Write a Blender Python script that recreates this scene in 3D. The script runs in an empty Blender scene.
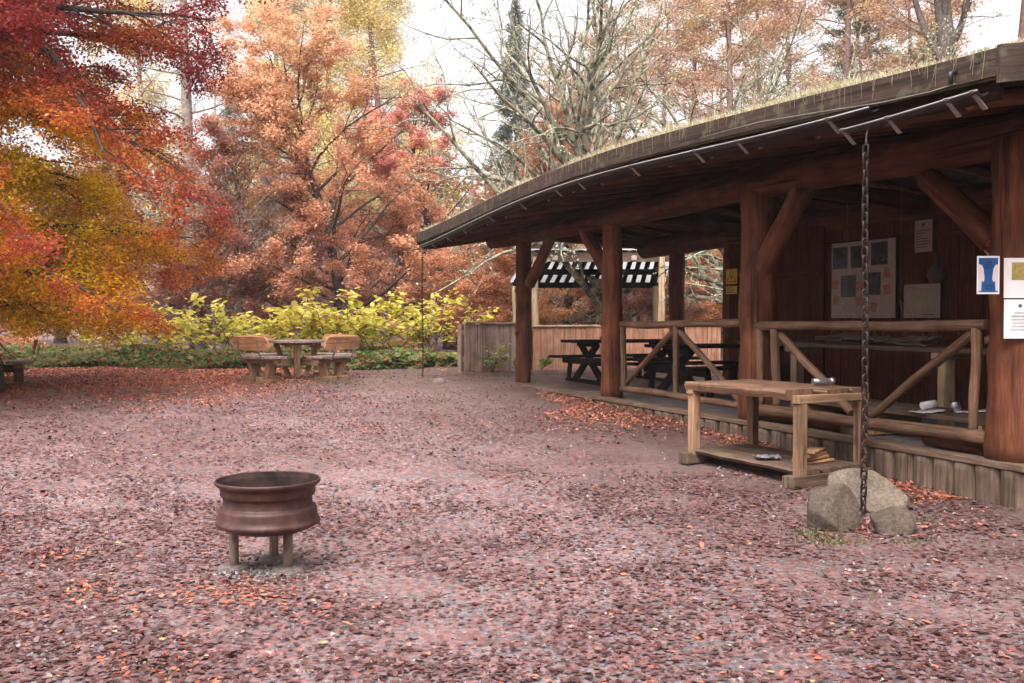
import bpy, math, random
import numpy as np
from mathutils import Vector, Matrix, Euler, noise as mnoise

R = math.radians
rng = random.Random(7)
npr = np.random.default_rng(11)
scene = bpy.context.scene
COL = scene.collection

# ------------------------------------------------------------------ camera
F = 995.6
EYE = 1.5
PITCH = math.atan(23.5 / F)
cam_d = bpy.data.cameras.new("camera")
cam = bpy.data.objects.new("camera", cam_d)
COL.objects.link(cam)
cam.location = (0, 0, EYE)
cam.rotation_euler = (math.pi / 2 - PITCH, 0, 0)
cam_d.sensor_width = 36
cam_d.lens = 35
cam_d.clip_end = 2000
scene.camera = cam


def ray(px, py):
    x, u = (px - 512) / F, (341.5 - py) / F
    return Vector((x, math.cos(PITCH) + math.sin(PITCH) * u, -math.sin(PITCH) + math.cos(PITCH) * u))


def at(px, py, Y):
    d = ray(px, py)
    return Vector((0, 0, EYE)) + d * (Y / d.y)


def gz(x, y):
    t = min(max((y - 6.6) / 11.6, 0.0), 1.0)
    return 0.4 * (t * t * (3 - 2 * t) * 0.35 + t * 0.65)


def gz_np(x, y):
    t = np.clip((y - 6.6) / 11.6, 0, 1)
    return 0.4 * (t * t * (3 - 2 * t) * 0.35 + t * 0.65)


# building frame: u along the front (away from camera), v inwards
P00 = Vector((3.87, 7.74, 0))
UA = Vector((-0.371, 0.929, 0)).normalized()
VA = Vector((UA.y, -UA.x, 0))
DECK = 0.356


def B(u, v, z):
    return P00 + UA * u + VA * v + Vector((0, 0, z))


def onv(px, py, v):
    """pixel -> (u, z) on the vertical plane at inset v of the building"""
    d = ray(px, py)
    o = Vector((0, 0, EYE))
    k = ((B(0, v, 0) - o).dot(VA)) / d.dot(VA)
    p = o + d * k
    return (p - P00).dot(UA), p.z


# ------------------------------------------------------------------ mesh builder
class MB:
    def __init__(self):
        self.v, self.f, self.uv, self.m, self.sm = [], [], [], [], []

    def face(self, idx, uvs, m=0, smooth=False):
        self.f.append(idx); self.uv.append(uvs); self.m.append(m); self.sm.append(smooth)

    def tube(self, pts, radii, n=10, cap=True, smooth=True, wob=0.0, endmat=0, off=None, closed=False):
        pts = [Vector(p) for p in pts]
        if not hasattr(radii, '__len__'):
            radii = [radii] * len(pts)
        off = rng.random() * 50 if off is None else off
        k0 = len(self.v)
        N = len(pts)
        t = (pts[1] - pts[0]).normalized()
        a = t.orthogonal().normalized()
        length = 0.0
        lens = []
        ph = rng.random() * 100
        for i, p in enumerate(pts):
            if closed:
                t2 = (pts[(i + 1) % N] - pts[i - 1])
            else:
                t2 = (pts[min(i + 1, N - 1)] - pts[max(i - 1, 0)])
            if t2.length < 1e-9:
                t2 = t
            t2.normalize()
            a = (a - t2 * a.dot(t2))
            if a.length < 1e-6:
                a = t2.orthogonal()
            a.normalize()
            b = t2.cross(a)
            if i:
                length += (p - pts[i - 1]).length
            lens.append(length)
            for j in range(n):
                th = 2 * math.pi * j / n
                r = radii[i]
                if wob:
                    r *= 1 + wob * mnoise.noise(Vector((math.cos(th) * 1.1 + ph, math.sin(th) * 1.1, length * 2.2 + ph)))
                self.v.append(p + (a * math.cos(th) + b * math.sin(th)) * r)
        R0 = max(radii)
        segs = N if closed else N - 1
        for i in range(segs):
            i2 = (i + 1) % N
            v0, v1 = lens[i] + off, (lens[i2] if i2 else length + 0.03) + off
            for j in range(n):
                j2 = (j + 1) % n
                u0, u1 = off + 6.283 * R0 * j / n, off + 6.283 * R0 * (j + 1) / n
                self.face((k0 + i * n + j, k0 + i * n + j2, k0 + i2 * n + j2, k0 + i2 * n + j),
                          ((u0, v0), (u1, v0), (u1, v1), (u0, v1)), 0, smooth)
        if cap and not closed:
            for i, rev in ((0, True), (N - 1, False)):
                ids = [k0 + i * n + j for j in range(n)]
                uvs = [(off + math.cos(6.283 * j / n) * R0, off + math.sin(6.283 * j / n) * R0) for j in range(n)]
                if rev:
                    ids.reverse(); uvs.reverse()
                self.face(tuple(ids), tuple(uvs), endmat, False)

    def box(self, c, ax, ay, az, sx, sy, sz, jit=0.0, endmat=0):
        """oriented box; the grain runs along ax. sx.. are full sizes"""
        c = Vector(c)
        hx, hy, hz = Vector(ax).normalized() * sx / 2, Vector(ay).normalized() * sy / 2, Vector(az).normalized() * sz / 2
        k = len(self.v)
        for s0 in (-1, 1):
            for s1 in (-1, 1):
                for s2 in (-1, 1):
                    q = c + hx * s0 + hy * s1 + hz * s2
                    if jit:
                        q += Vector((rng.uniform(-jit, jit), rng.uniform(-jit, jit), rng.uniform(-jit, jit)))
                    self.v.append(q)
        o = rng.random() * 50
        def I(a, b, d): return k + a * 4 + b * 2 + d
        L = sx
        # sides along grain
        self.face((I(0,0,0), I(0,1,0), I(1,1,0), I(1,0,0)), ((o,o),(o+sy,o),(o+sy,o+L),(o,o+L)))
        self.face((I(0,0,1), I(1,0,1), I(1,1,1), I(0,1,1)), ((o+1,o),(o+1,o+L),(o+1+sy,o+L),(o+1+sy,o)))
        self.face((I(0,0,0), I(1,0,0), I(1,0,1), I(0,0,1)), ((o+2,o),(o+2,o+L),(o+2+sz,o+L),(o+2+sz,o)))
        self.face((I(0,1,0), I(0,1,1), I(1,1,1), I(1,1,0)), ((o+3,o),(o+3+sz,o),(o+3+sz,o+L),(o+3,o+L)))
        self.face((I(0,0,0), I(0,0,1), I(0,1,1), I(0,1,0)), ((o,o),(o,o+sz),(o+sy,o+sz),(o+sy,o)), endmat)
        self.face((I(1,0,0), I(1,1,0), I(1,1,1), I(1,0,1)), ((o,o),(o+sy,o),(o+sy,o+sz),(o,o+sz)), endmat)

    def board(self, p0, p1, w, t, up=(0, 0, 1), jit=0.0, endmat=0):
        """board from p0 to p1; thickness t along up, width w across"""
        p0, p1 = Vector(p0), Vector(p1)
        ax = (p1 - p0)
        L = ax.length
        ax.normalize()
        ay = Vector(up).cross(ax).normalized()
        az = ax.cross(ay)
        self.box((p0 + p1) / 2, ax, ay, az, L, w, t, jit, endmat)

    def lathe(self, prof, n, c=(0, 0, 0), squash=1.0):
        c = Vector(c)
        k = len(self.v)
        for r, z in prof:
            for j in range(n):
                th = 2 * math.pi * j / n
                self.v.append(c + Vector((r * math.cos(th), r * math.sin(th), z)))
        L = 0
        for i in range(len(prof) - 1):
            d = math.hypot(prof[i + 1][0] - prof[i][0], prof[i + 1][1] - prof[i][1])
            for j in range(n):
                j2 = (j + 1) % n
                u0, u1 = 2 * j / n, 2 * (j + 1) / n
                self.face((k + i * n + j, k + i * n + j2, k + (i + 1) * n + j2, k + (i + 1) * n + j),
                          ((u0, L), (u1, L), (u1, L + d), (u0, L + d)), 0, True)
            L += d

    def prism(self, outline, th_vec):
        """flat outline (list of 3D points) given a thickness vector"""
        th = Vector(th_vec)
        k = len(self.v)
        n = len(outline)
        pts = [Vector(p) for p in outline]
        self.v += pts + [p + th for p in pts]
        o = rng.random() * 50
        ax = (pts[1] - pts[0]).normalized()
        nn = th.normalized()
        ay = nn.cross(ax)
        uv = [(o + p.dot(ay), o + p.dot(ax)) for p in pts]
        self.face(tuple(range(k + n - 1, k - 1, -1)), tuple(reversed(uv)))
        self.face(tuple(range(k + n, k + 2 * n)), tuple(uv))
        for i in range(n):
            j = (i + 1) % n
            L = (pts[j] - pts[i]).length
            self.face((k + i, k + j, k + n + j, k + n + i), ((o, o), (o, o + L), (o + th.length, o + L), (o + th.length, o)))

    def build(self, name, mats, parent=None, bevel=0.0, local=False):
        me = bpy.data.meshes.new(name)
        V = self.v
        o = bpy.data.objects.new(name, me)
        COL.objects.link(o)
        if parent is not None:
            o.parent = parent
            if not local:
                M = world(parent).inverted()
                V = [M @ Vector(p) for p in V]
        me.from_pydata([tuple(p) for p in V], [], self.f)
        uvl = me.uv_layers.new(name="UVMap")
        flat = [c for uvs in self.uv for q in uvs for c in q]
        uvl.data.foreach_set("uv", flat)
        me.polygons.foreach_set("material_index", self.m)
        me.polygons.foreach_set("use_smooth", self.sm)
        for m in (mats if isinstance(mats, (list, tuple)) else [mats]):
            me.materials.append(m)
        me.update()
        if bevel:
            b = o.modifiers.new("bevel", 'BEVEL')
            b.width = bevel; b.segments = 2; b.limit_method = 'ANGLE'; b.angle_limit = R(50)
        return o


def world(o):
    M = Matrix.Translation(o.location) @ o.rotation_euler.to_matrix().to_4x4() @ Matrix.Diagonal(tuple(o.scale) + (1,))
    return world(o.parent) @ M if o.parent else M


def tag(o, label=None, cat=None, group=None, kind=None):
    if label: o['label'] = label
    if cat: o['category'] = cat
    if group: o['group'] = group
    if kind: o['kind'] = kind
    return o


def thing(name, label, cat, loc=(0, 0, 0), rz=0.0, group=None, kind=None):
    o = bpy.data.objects.new(name, None)
    o.empty_display_size = 0.2
    COL.objects.link(o)
    o.location = loc
    o.rotation_euler = (0, 0, rz)
    return tag(o, label, cat, group, kind)


def dup(root, loc, rz=0.0, sc=1.0, label=None, group=None):
    def cp(o, parent):
        c = o.copy(); COL.objects.link(c)
        c.parent = parent
        for ch in [q for q in o.children]:
            cp(ch, c)
        return c
    r = cp(root, None)
    r.location = loc
    r.rotation_euler = (0, 0, rz)
    r.scale = (sc, sc, sc)
    if label: r['label'] = label
    if group: r['group'] = group
    return r


def logpts(p0, p1, bend=0.02, seg=10, r=None):
    p0, p1 = Vector(p0), Vector(p1)
    L = (p1 - p0).length
    ph = rng.random() * 99
    out = []
    for i in range(seg + 1):
        t = i / seg
        w = math.sin(math.pi * t)
        off = Vector((mnoise.noise(Vector((ph, t * 2.2, 0))), mnoise.noise(Vector((ph, t * 2.2, 7))), mnoise.noise(Vector((ph, t * 2.2, 19)))))
        out.append(p0.lerp(p1, t) + off * bend * L * (0.25 + w))
    return out


def log(mb, p0, p1, r0, r1, bend=0.012, seg=12, n=14, lump=0.10, endmat=1, wob=0.1):
    pts = logpts(p0, p1, bend, seg)
    ph = rng.random() * 99
    rad = [(r0 + (r1 - r0) * i / seg) * (1 + lump * mnoise.noise(Vector((ph, i * 0.55, 0)))) for i in range(seg + 1)]
    mb.tube(pts, rad, n=n, wob=wob, endmat=endmat)


# ------------------------------------------------------------------ materials
def new_mat(name):
    m = bpy.data.materials.new(name)
    m.use_nodes = True
    nt = m.node_tree
    nt.nodes.clear()
    out = nt.nodes.new('ShaderNodeOutputMaterial')
    return m, nt, out


def N(nt, typ, **kw):
    n = nt.nodes.new(typ)
    for k, v in kw.items():
        if k.startswith('i_'):
            key = k[2:]
            n.inputs[int(key) if key.isdigit() else key.replace('_', ' ')].default_value = v
        else:
            setattr(n, k, v)
    return n


def ramp(nt, stops, interp='LINEAR'):
    r = nt.nodes.new('ShaderNodeValToRGB')
    r.color_ramp.interpolation = interp
    els = r.color_ramp.elements
    while len(els) > 1:
        els.remove(els[-1])
    els[0].position = stops[0][0]; els[0].color = tuple(stops[0][1]) + (1,)
    for p, c in stops[1:]:
        e = els.new(p); e.color = tuple(c) + (1,)
    return r


def mixc(nt, a, b, fac, mode='MIX'):
    m = nt.nodes.new('ShaderNodeMix')
    m.data_type = 'RGBA'; m.blend_type = mode
    for sock, val in ((m.inputs[6], a), (m.inputs[7], b), (m.inputs[0], fac)):
        if isinstance(val, bpy.types.NodeSocket):
            nt.links.new(val, sock)
        elif isinstance(val, (tuple, list)):
            sock.default_value = tuple(val) + ((1,) if len(val) == 3 else ())
        else:
            sock.default_value = val
    return m.outputs[2]


def wood(name, dark, light, rough=0.7, sx=38, sy=1.6, streak=0.6, bump=0.35, moss=None, var=0.25, ends=None, worn=None, spec=0.3):
    m, nt, out = new_mat(name)
    L = nt.links.new
    uv = N(nt, 'ShaderNodeUVMap')
    mp = N(nt, 'ShaderNodeMapping'); mp.inputs['Scale'].default_value = (sx, sy, 1)
    L(uv.outputs[0], mp.inputs[0])
    n1 = N(nt, 'ShaderNodeTexNoise'); n1.inputs['Scale'].default_value = 1.0; n1.inputs['Detail'].default_value = 7; n1.inputs['Roughness'].default_value = 0.65
    n1.inputs['Distortion'].default_value = 0.35
    L(mp.outputs[0], n1.inputs[0])
    mid = tuple((a + b) / 2 for a, b in zip(dark, light))
    r = ramp(nt, [(0.3, dark), (0.52, mid), (0.72, light)])
    L(n1.outputs[0], r.inputs[0])
    # weathering blotches in object space
    tc = N(nt, 'ShaderNodeTexCoord')
    n2 = N(nt, 'ShaderNodeTexNoise'); n2.inputs['Scale'].default_value = 3.5; n2.inputs['Detail'].default_value = 5
    L(tc.outputs['Object'], n2.inputs[0])
    r2 = ramp(nt, [(0.3, (0.55, 0.52, 0.5)), (0.7, (1.25, 1.22, 1.2))])
    L(n2.outputs[0], r2.inputs[0])
    c = mixc(nt, r.outputs[0], r2.outputs[0], 0.8, 'MULTIPLY')
    # thin dark checks along the grain
    mp3 = N(nt, 'ShaderNodeMapping'); mp3.inputs['Scale'].default_value = (sx * 0.55, sy * 0.35, 1); mp3.inputs['Location'].default_value = (3.7, 9.1, 0)
    L(uv.outputs[0], mp3.inputs[0])
    n3 = N(nt, 'ShaderNodeTexNoise'); n3.inputs['Scale'].default_value = 1.0; n3.inputs['Detail'].default_value = 3
    L(mp3.outputs[0], n3.inputs[0])
    r3 = ramp(nt, [(0.36, (0.25, 0.22, 0.2)), (0.42, (1, 1, 1))])
    L(n3.outputs[0], r3.inputs[0])
    c = mixc(nt, c, r3.outputs[0], streak, 'MULTIPLY')
    # knots
    vor = N(nt, 'ShaderNodeTexVoronoi'); vor.inputs['Scale'].default_value = 1.0
    mpk = N(nt, 'ShaderNodeMapping'); mpk.inputs['Scale'].default_value = (5.5, 2.1, 1)
    L(uv.outputs[0], mpk.inputs[0]); L(mpk.outputs[0], vor.inputs[0])
    rk = ramp(nt, [(0.05, (0.3, 0.25, 0.22)), (0.13, (1, 1, 1))])
    L(vor.outputs['Distance'], rk.inputs[0])
    c = mixc(nt, c, rk.outputs[0], 0.75, 'MULTIPLY')
    # fine fibres and hairline drying cracks
    mpf = N(nt, 'ShaderNodeMapping'); mpf.inputs['Scale'].default_value = (sx * 7, sy * 4, 1); L(uv.outputs[0], mpf.inputs[0])
    nf = N(nt, 'ShaderNodeTexNoise'); nf.inputs['Scale'].default_value = 1.0; nf.inputs['Detail'].default_value = 4
    L(mpf.outputs[0], nf.inputs[0])
    rf = ramp(nt, [(0.3, (0.72, 0.70, 0.68)), (0.7, (1.28, 1.28, 1.28))]); L(nf.outputs[0], rf.inputs[0])
    c = mixc(nt, c, rf.outputs[0], 0.8, 'MULTIPLY')
    mpc = N(nt, 'ShaderNodeMapping'); mpc.inputs['Scale'].default_value = (26, 0.55, 1); mpc.inputs['Location'].default_value = (1.3, 4.4, 0); L(uv.outputs[0], mpc.inputs[0])
    nc = N(nt, 'ShaderNodeTexNoise'); nc.inputs['Scale'].default_value = 1.0; nc.inputs['Detail'].default_value = 2; nc.inputs['Distortion'].default_value = 0.6
    L(mpc.outputs[0], nc.inputs[0])
    rc = ramp(nt, [(0.30, (0.12, 0.10, 0.10)), (0.335, (1, 1, 1))]); L(nc.outputs[0], rc.inputs[0])
    c = mixc(nt, c, rc.outputs[0], 0.85, 'MULTIPLY')
    oi = N(nt, 'ShaderNodeObjectInfo')
    mr = N(nt, 'ShaderNodeMapRange'); mr.inputs[3].default_value = 1 - var; mr.inputs[4].default_value = 1 + var
    L(oi.outputs['Random'], mr.inputs[0])
    cmb = N(nt, 'ShaderNodeCombineColor')
    for i in range(3): L(mr.outputs[0], cmb.inputs[i])
    c = mixc(nt, c, cmb.outputs[0], 1.0, 'MULTIPLY')
    if moss:
        n4 = N(nt, 'ShaderNodeTexNoise'); n4.inputs['Scale'].default_value = 9; n4.inputs['Detail'].default_value = 6
        L(tc.outputs['Object'], n4.inputs[0])
        r4 = ramp(nt, [(0.55, (0, 0, 0)), (0.66, (1, 1, 1))])
        L(n4.outputs[0], r4.inputs[0])
        bw = N(nt, 'ShaderNodeRGBToBW'); L(r4.outputs[0], bw.inputs[0])
        ml = N(nt, 'ShaderNodeMath', operation='MULTIPLY'); ml.inputs[1].default_value = moss[3]
        L(bw.outputs[0], ml.inputs[0])
        c = mixc(nt, c, moss[:3], ml.outputs[0])
    p = N(nt, 'ShaderNodeBsdfPrincipled')
    L(c, p.inputs['Base Color'])
    p.inputs['Roughness'].default_value = rough
    p.inputs['Specular IOR Level'].default_value = spec
    bwc = N(nt, 'ShaderNodeRGBToBW'); L(rc.outputs[0], bwc.inputs[0])
    add0 = N(nt, 'ShaderNodeMath', operation='MULTIPLY'); L(n1.outputs[0], add0.inputs[0]); L(n3.outputs[0], add0.inputs[1])
    add = N(nt, 'ShaderNodeMath', operation='MULTIPLY'); L(add0.outputs[0], add.inputs[0]); L(bwc.outputs[0], add.inputs[1])
    b = N(nt, 'ShaderNodeBump'); b.inputs['Strength'].default_value = bump; b.inputs['Distance'].default_value = 0.02
    L(add.outputs[0], b.inputs['Height']); L(b.outputs[0], p.inputs['Normal'])
    L(p.outputs[0], out.inputs[0])
    return m


def simple(name, col, rough=0.6, metal=0.0, var=0.25, scale=12, spec=0.4, bump=0.15, col2=None, lo=0.35, hi=0.65):
    m, nt, out = new_mat(name)
    L = nt.links.new
    tc = N(nt, 'ShaderNodeTexCoord')
    n = N(nt, 'ShaderNodeTexNoise'); n.inputs['Scale'].default_value = scale; n.inputs['Detail'].default_value = 6; n.inputs['Roughness'].default_value = 0.65
    L(tc.outputs['Object'], n.inputs[0])
    c2 = col2 or tuple(min(1, x * (1 + var)) for x in col)
    c1 = col if col2 else tuple(x * (1 - var) for x in col)
    r = ramp(nt, [(lo, c1), (hi, c2)])
    L(n.outputs[0], r.inputs[0])
    p = N(nt, 'ShaderNodeBsdfPrincipled')
    L(r.outputs[0], p.inputs['Base Color'])
    p.inputs['Roughness'].default_value = rough; p.inputs['Metallic'].default_value = metal
    p.inputs['Specular IOR Level'].default_value = spec
    if bump:
        b = N(nt, 'ShaderNodeBump'); b.inputs['Strength'].default_value = bump; b.inputs['Distance'].default_value = 0.01
        L(n.outputs[0], b.inputs['Height']); L(b.outputs[0], p.inputs['Normal'])
    L(p.outputs[0], out.inputs[0])
    return m


def leafmat(name, trans=0.4, rough=0.55, spec=0.25):
    m, nt, out = new_mat(name)
    L = nt.links.new
    a = N(nt, 'ShaderNodeAttribute', attribute_name='tint')
    p = N(nt, 'ShaderNodeBsdfPrincipled')
    p.inputs['Roughness'].default_value = rough
    p.inputs['Specular IOR Level'].default_value = spec
    L(a.outputs['Color'], p.inputs['Base Color'])
    if trans > 0:
        t = N(nt, 'ShaderNodeBsdfTranslucent')
        L(a.outputs['Color'], t.inputs[0])
        mx = N(nt, 'ShaderNodeMixShader'); mx.inputs[0].default_value = trans
        L(p.outputs[0], mx.inputs[1]); L(t.outputs[0], mx.inputs[2]); L(mx.outputs[0], out.inputs[0])
    else:
        L(p.outputs[0], out.inputs[0])
    return m


M = {}
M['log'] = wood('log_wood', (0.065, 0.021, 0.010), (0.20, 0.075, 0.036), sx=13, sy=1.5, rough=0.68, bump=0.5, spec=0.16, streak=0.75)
M['beam'] = wood('shade_darkened_beam_wood', (0.032, 0.010, 0.006), (0.115, 0.040, 0.021), sx=13, sy=1.5, rough=0.75, bump=0.5, spec=0.08, streak=0.75)  # log wood with the shade under the roof put into its colour
M['log_end'] = simple('log_end_wood', (0.16, 0.085, 0.05), scale=25, rough=0.8)
M['rail'] = wood('rail_wood', (0.075, 0.036, 0.020), (0.275, 0.165, 0.10), sx=60, sy=2.2, rough=0.75)
M['plank'] = wood('weathered_plank', (0.06, 0.037, 0.026), (0.215, 0.145, 0.10), sx=48, sy=1.8, rough=0.75, moss=(0.13, 0.13, 0.06, 0.35))
M['bench_top'] = wood('rough_slab', (0.06, 0.026, 0.015), (0.28, 0.165, 0.10), sx=34, sy=1.5, rough=0.7, bump=0.6)
M['stake'] = wood('grey_stake', (0.06, 0.042, 0.03), (0.215, 0.155, 0.11), sx=34, sy=1.5, rough=0.85, moss=(0.09, 0.075, 0.045, 0.5), bump=0.7, var=0.1)
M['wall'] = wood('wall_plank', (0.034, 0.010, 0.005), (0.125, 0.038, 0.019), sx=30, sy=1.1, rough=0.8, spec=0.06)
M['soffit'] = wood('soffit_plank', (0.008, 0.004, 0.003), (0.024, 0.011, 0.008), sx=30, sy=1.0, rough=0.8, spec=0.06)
M['fascia'] = wood('fascia_plank', (0.026, 0.017, 0.013), (0.085, 0.056, 0.041), sx=40, sy=1.2, rough=0.8, moss=(0.14, 0.14, 0.08, 0.4))
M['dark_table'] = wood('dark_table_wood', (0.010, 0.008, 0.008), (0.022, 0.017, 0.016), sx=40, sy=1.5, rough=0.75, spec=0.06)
M['fence_grey'] = wood('grey_fence', (0.19, 0.125, 0.10), (0.46, 0.33, 0.265), sx=30, sy=0.9, rough=0.8, var=0.05)
M['fence_red'] = wood('red_fence', (0.25, 0.115, 0.07), (0.54, 0.30, 0.19), sx=30, sy=0.9, rough=0.75, var=0.05)
M['picnic'] = wood('picnic_wood', (0.30, 0.13, 0.055), (0.66, 0.37, 0.20), sx=40, sy=1.5, rough=0.6)
M['picnic_leg'] = wood('picnic_leg_wood', (0.15, 0.082, 0.044), (0.40, 0.255, 0.155), sx=40, sy=1.5, rough=0.7, moss=(0.14, 0.14, 0.06, 0.4))
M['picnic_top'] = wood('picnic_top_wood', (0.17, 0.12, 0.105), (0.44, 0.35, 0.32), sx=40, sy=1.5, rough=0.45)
M['pale_wood'] = wood('pale_wood', (0.26, 0.18, 0.10), (0.52, 0.40, 0.26), sx=40, sy=1.5, rough=0.7)
M['split'] = wood('split_wood', (0.24, 0.12, 0.05), (0.52, 0.32, 0.17), sx=50, sy=2.5, rough=0.8)
M['twig'] = simple('twig_bark', (0.10, 0.075, 0.055), scale=40, rough=0.85)
M['gutter'] = simple('gutter_metal', (0.018, 0.016, 0.016), rough=0.4, metal=0.0, spec=0.4, scale=4)
M['gutter_glint'] = simple('gutter_lip_glint', (0.34, 0.33, 0.33), rough=0.45, scale=4, bump=0)  # pale tone stands in for sky reflected along the rim
M['strap'] = simple('grey_strap', (0.20, 0.17, 0.15), rough=0.6, metal=0.1)
M['chain'] = simple('rusty_chain', (0.012, 0.008, 0.007), col2=(0.045, 0.026, 0.02), rough=0.5, metal=0.3, scale=60)
M['paper'] = simple('paper', (0.74, 0.72, 0.72), rough=0.8, var=0.05, bump=0)
M['paper_old'] = simple('old_paper', (0.33, 0.25, 0.21), rough=0.8, var=0.08, bump=0.05)
M['photo'] = simple('dark_photo', (0.012, 0.012, 0.016), rough=0.25, var=0.5, bump=0)
M['print'] = simple('red_print', (0.22, 0.05, 0.03), col2=(0.32, 0.16, 0.10), rough=0.5, scale=9, bump=0)
M['ink'] = simple('ink', (0.05, 0.05, 0.055), rough=0.8, bump=0)
M['blue'] = simple('blue_poster', (0.008, 0.05, 0.17), col2=(0.010, 0.085, 0.26), rough=0.4, scale=3, bump=0)
M['blue_dark'] = simple('dark_blue_ink', (0.006, 0.02, 0.07), rough=0.5, bump=0)
M['hand'] = simple('pale_print', (0.60, 0.52, 0.52), rough=0.6, var=0.06, bump=0)
M['yellow'] = simple('yellow_sign', (0.62, 0.42, 0.03), rough=0.5, var=0.1, bump=0)
M['map'] = simple('map_green', (0.24, 0.24, 0.14), col2=(0.36, 0.33, 0.22), rough=0.7, scale=7, bump=0)
M['landscape'] = simple('landscape_print', (0.13, 0.20, 0.05), col2=(0.50, 0.30, 0.10), rough=0.5, scale=30, bump=0)
M['string'] = simple('string', (0.16, 0.14, 0.12), rough=0.9, bump=0)
M['silver'] = simple('silver', (0.36, 0.34, 0.33), rough=0.3, metal=0.8, bump=0)
M['plastic'] = simple('clear_wrap', (0.17, 0.17, 0.18), rough=0.25, spec=0.7, bump=0)
M['bark'] = simple('dark_bark', (0.035, 0.025, 0.021), col2=(0.115, 0.088, 0.074), rough=0.9, scale=14, bump=0.6)
M['bark_grey'] = simple('grey_bark', (0.12, 0.095, 0.08), col2=(0.30, 0.26, 0.22), rough=0.9, scale=12, bump=0.6)
M['bark_red'] = simple('red_bark', (0.10, 0.055, 0.042), col2=(0.24, 0.145, 0.115), rough=0.9, scale=10, bump=0.6)
M['bark_lichen'] = simple('lichen_bark', (0.06, 0.05, 0.04), col2=(0.30, 0.29, 0.20), rough=0.95, scale=7, bump=0.6, lo=0.40, hi=0.56)
M['leaf'] = leafmat('leaf_tree', 0.52)
M['litter'] = leafmat('leaf_litter', 0.0, rough=0.55, spec=0.3)
M['grass'] = leafmat('grass_blades', 0.3, rough=0.7)
M['needle'] = leafmat('needle', 0.25, rough=0.7)


def rust_mat():
    m, nt, out = new_mat('rusted_steel')
    L = nt.links.new
    tc = N(nt, 'ShaderNodeTexCoord')
    n = N(nt, 'ShaderNodeTexNoise'); n.inputs['Scale'].default_value = 7; n.inputs['Detail'].default_value = 8; n.inputs['Roughness'].default_value = 0.7
    L(tc.outputs['Object'], n.inputs[0])
    r = ramp(nt, [(0.3, (0.030, 0.014, 0.0125)), (0.5, (0.060, 0.026, 0.021)), (0.62, (0.10, 0.044, 0.034)), (0.72, (0.17, 0.075, 0.045))])
    L(n.outputs[0], r.inputs[0])
    n2 = N(nt, 'ShaderNodeTexNoise'); n2.inputs['Scale'].default_value = 90; n2.inputs['Detail'].default_value = 3
    L(tc.outputs['Object'], n2.inputs[0])
    r2 = ramp(nt, [(0.62, (1, 1, 1)), (0.72, (1.7, 1.4, 1.25))])
    L(n2.outputs[0], r2.inputs[0])
    c = mixc(nt, r.outputs[0], r2.outputs[0], 0.7, 'MULTIPLY')
    # streaks running down
    mp = N(nt, 'ShaderNodeMapping'); mp.inputs['Scale'].default_value = (22, 22, 1.5)
    L(tc.outputs['Object'], mp.inputs[0])
    n3 = N(nt, 'ShaderNodeTexNoise'); n3.inputs['Scale'].default_value = 1; n3.inputs['Detail'].default_value = 4
    L(mp.outputs[0], n3.inputs[0])
    r3 = ramp(nt, [(0.35, (0.62, 0.6, 0.6)), (0.6, (1.15, 1.1, 1.1))])
    L(n3.outputs[0], r3.inputs[0])
    c = mixc(nt, c, r3.outputs[0], 0.8, 'MULTIPLY')
    p = N(nt, 'ShaderNodeBsdfPrincipled'); L(c, p.inputs['Base Color'])
    p.inputs['Roughness'].default_value = 0.5; p.inputs['Metallic'].default_value = 0.25
    b = N(nt, 'ShaderNodeBump'); b.inputs['Strength'].default_value = 0.25; b.inputs['Distance'].default_value = 0.004
    L(n2.outputs[0], b.inputs['Height']); L(b.outputs[0], p.inputs['Normal'])
    L(p.outputs[0], out.inputs[0])
    return m


M['rust'] = rust_mat()


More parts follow.
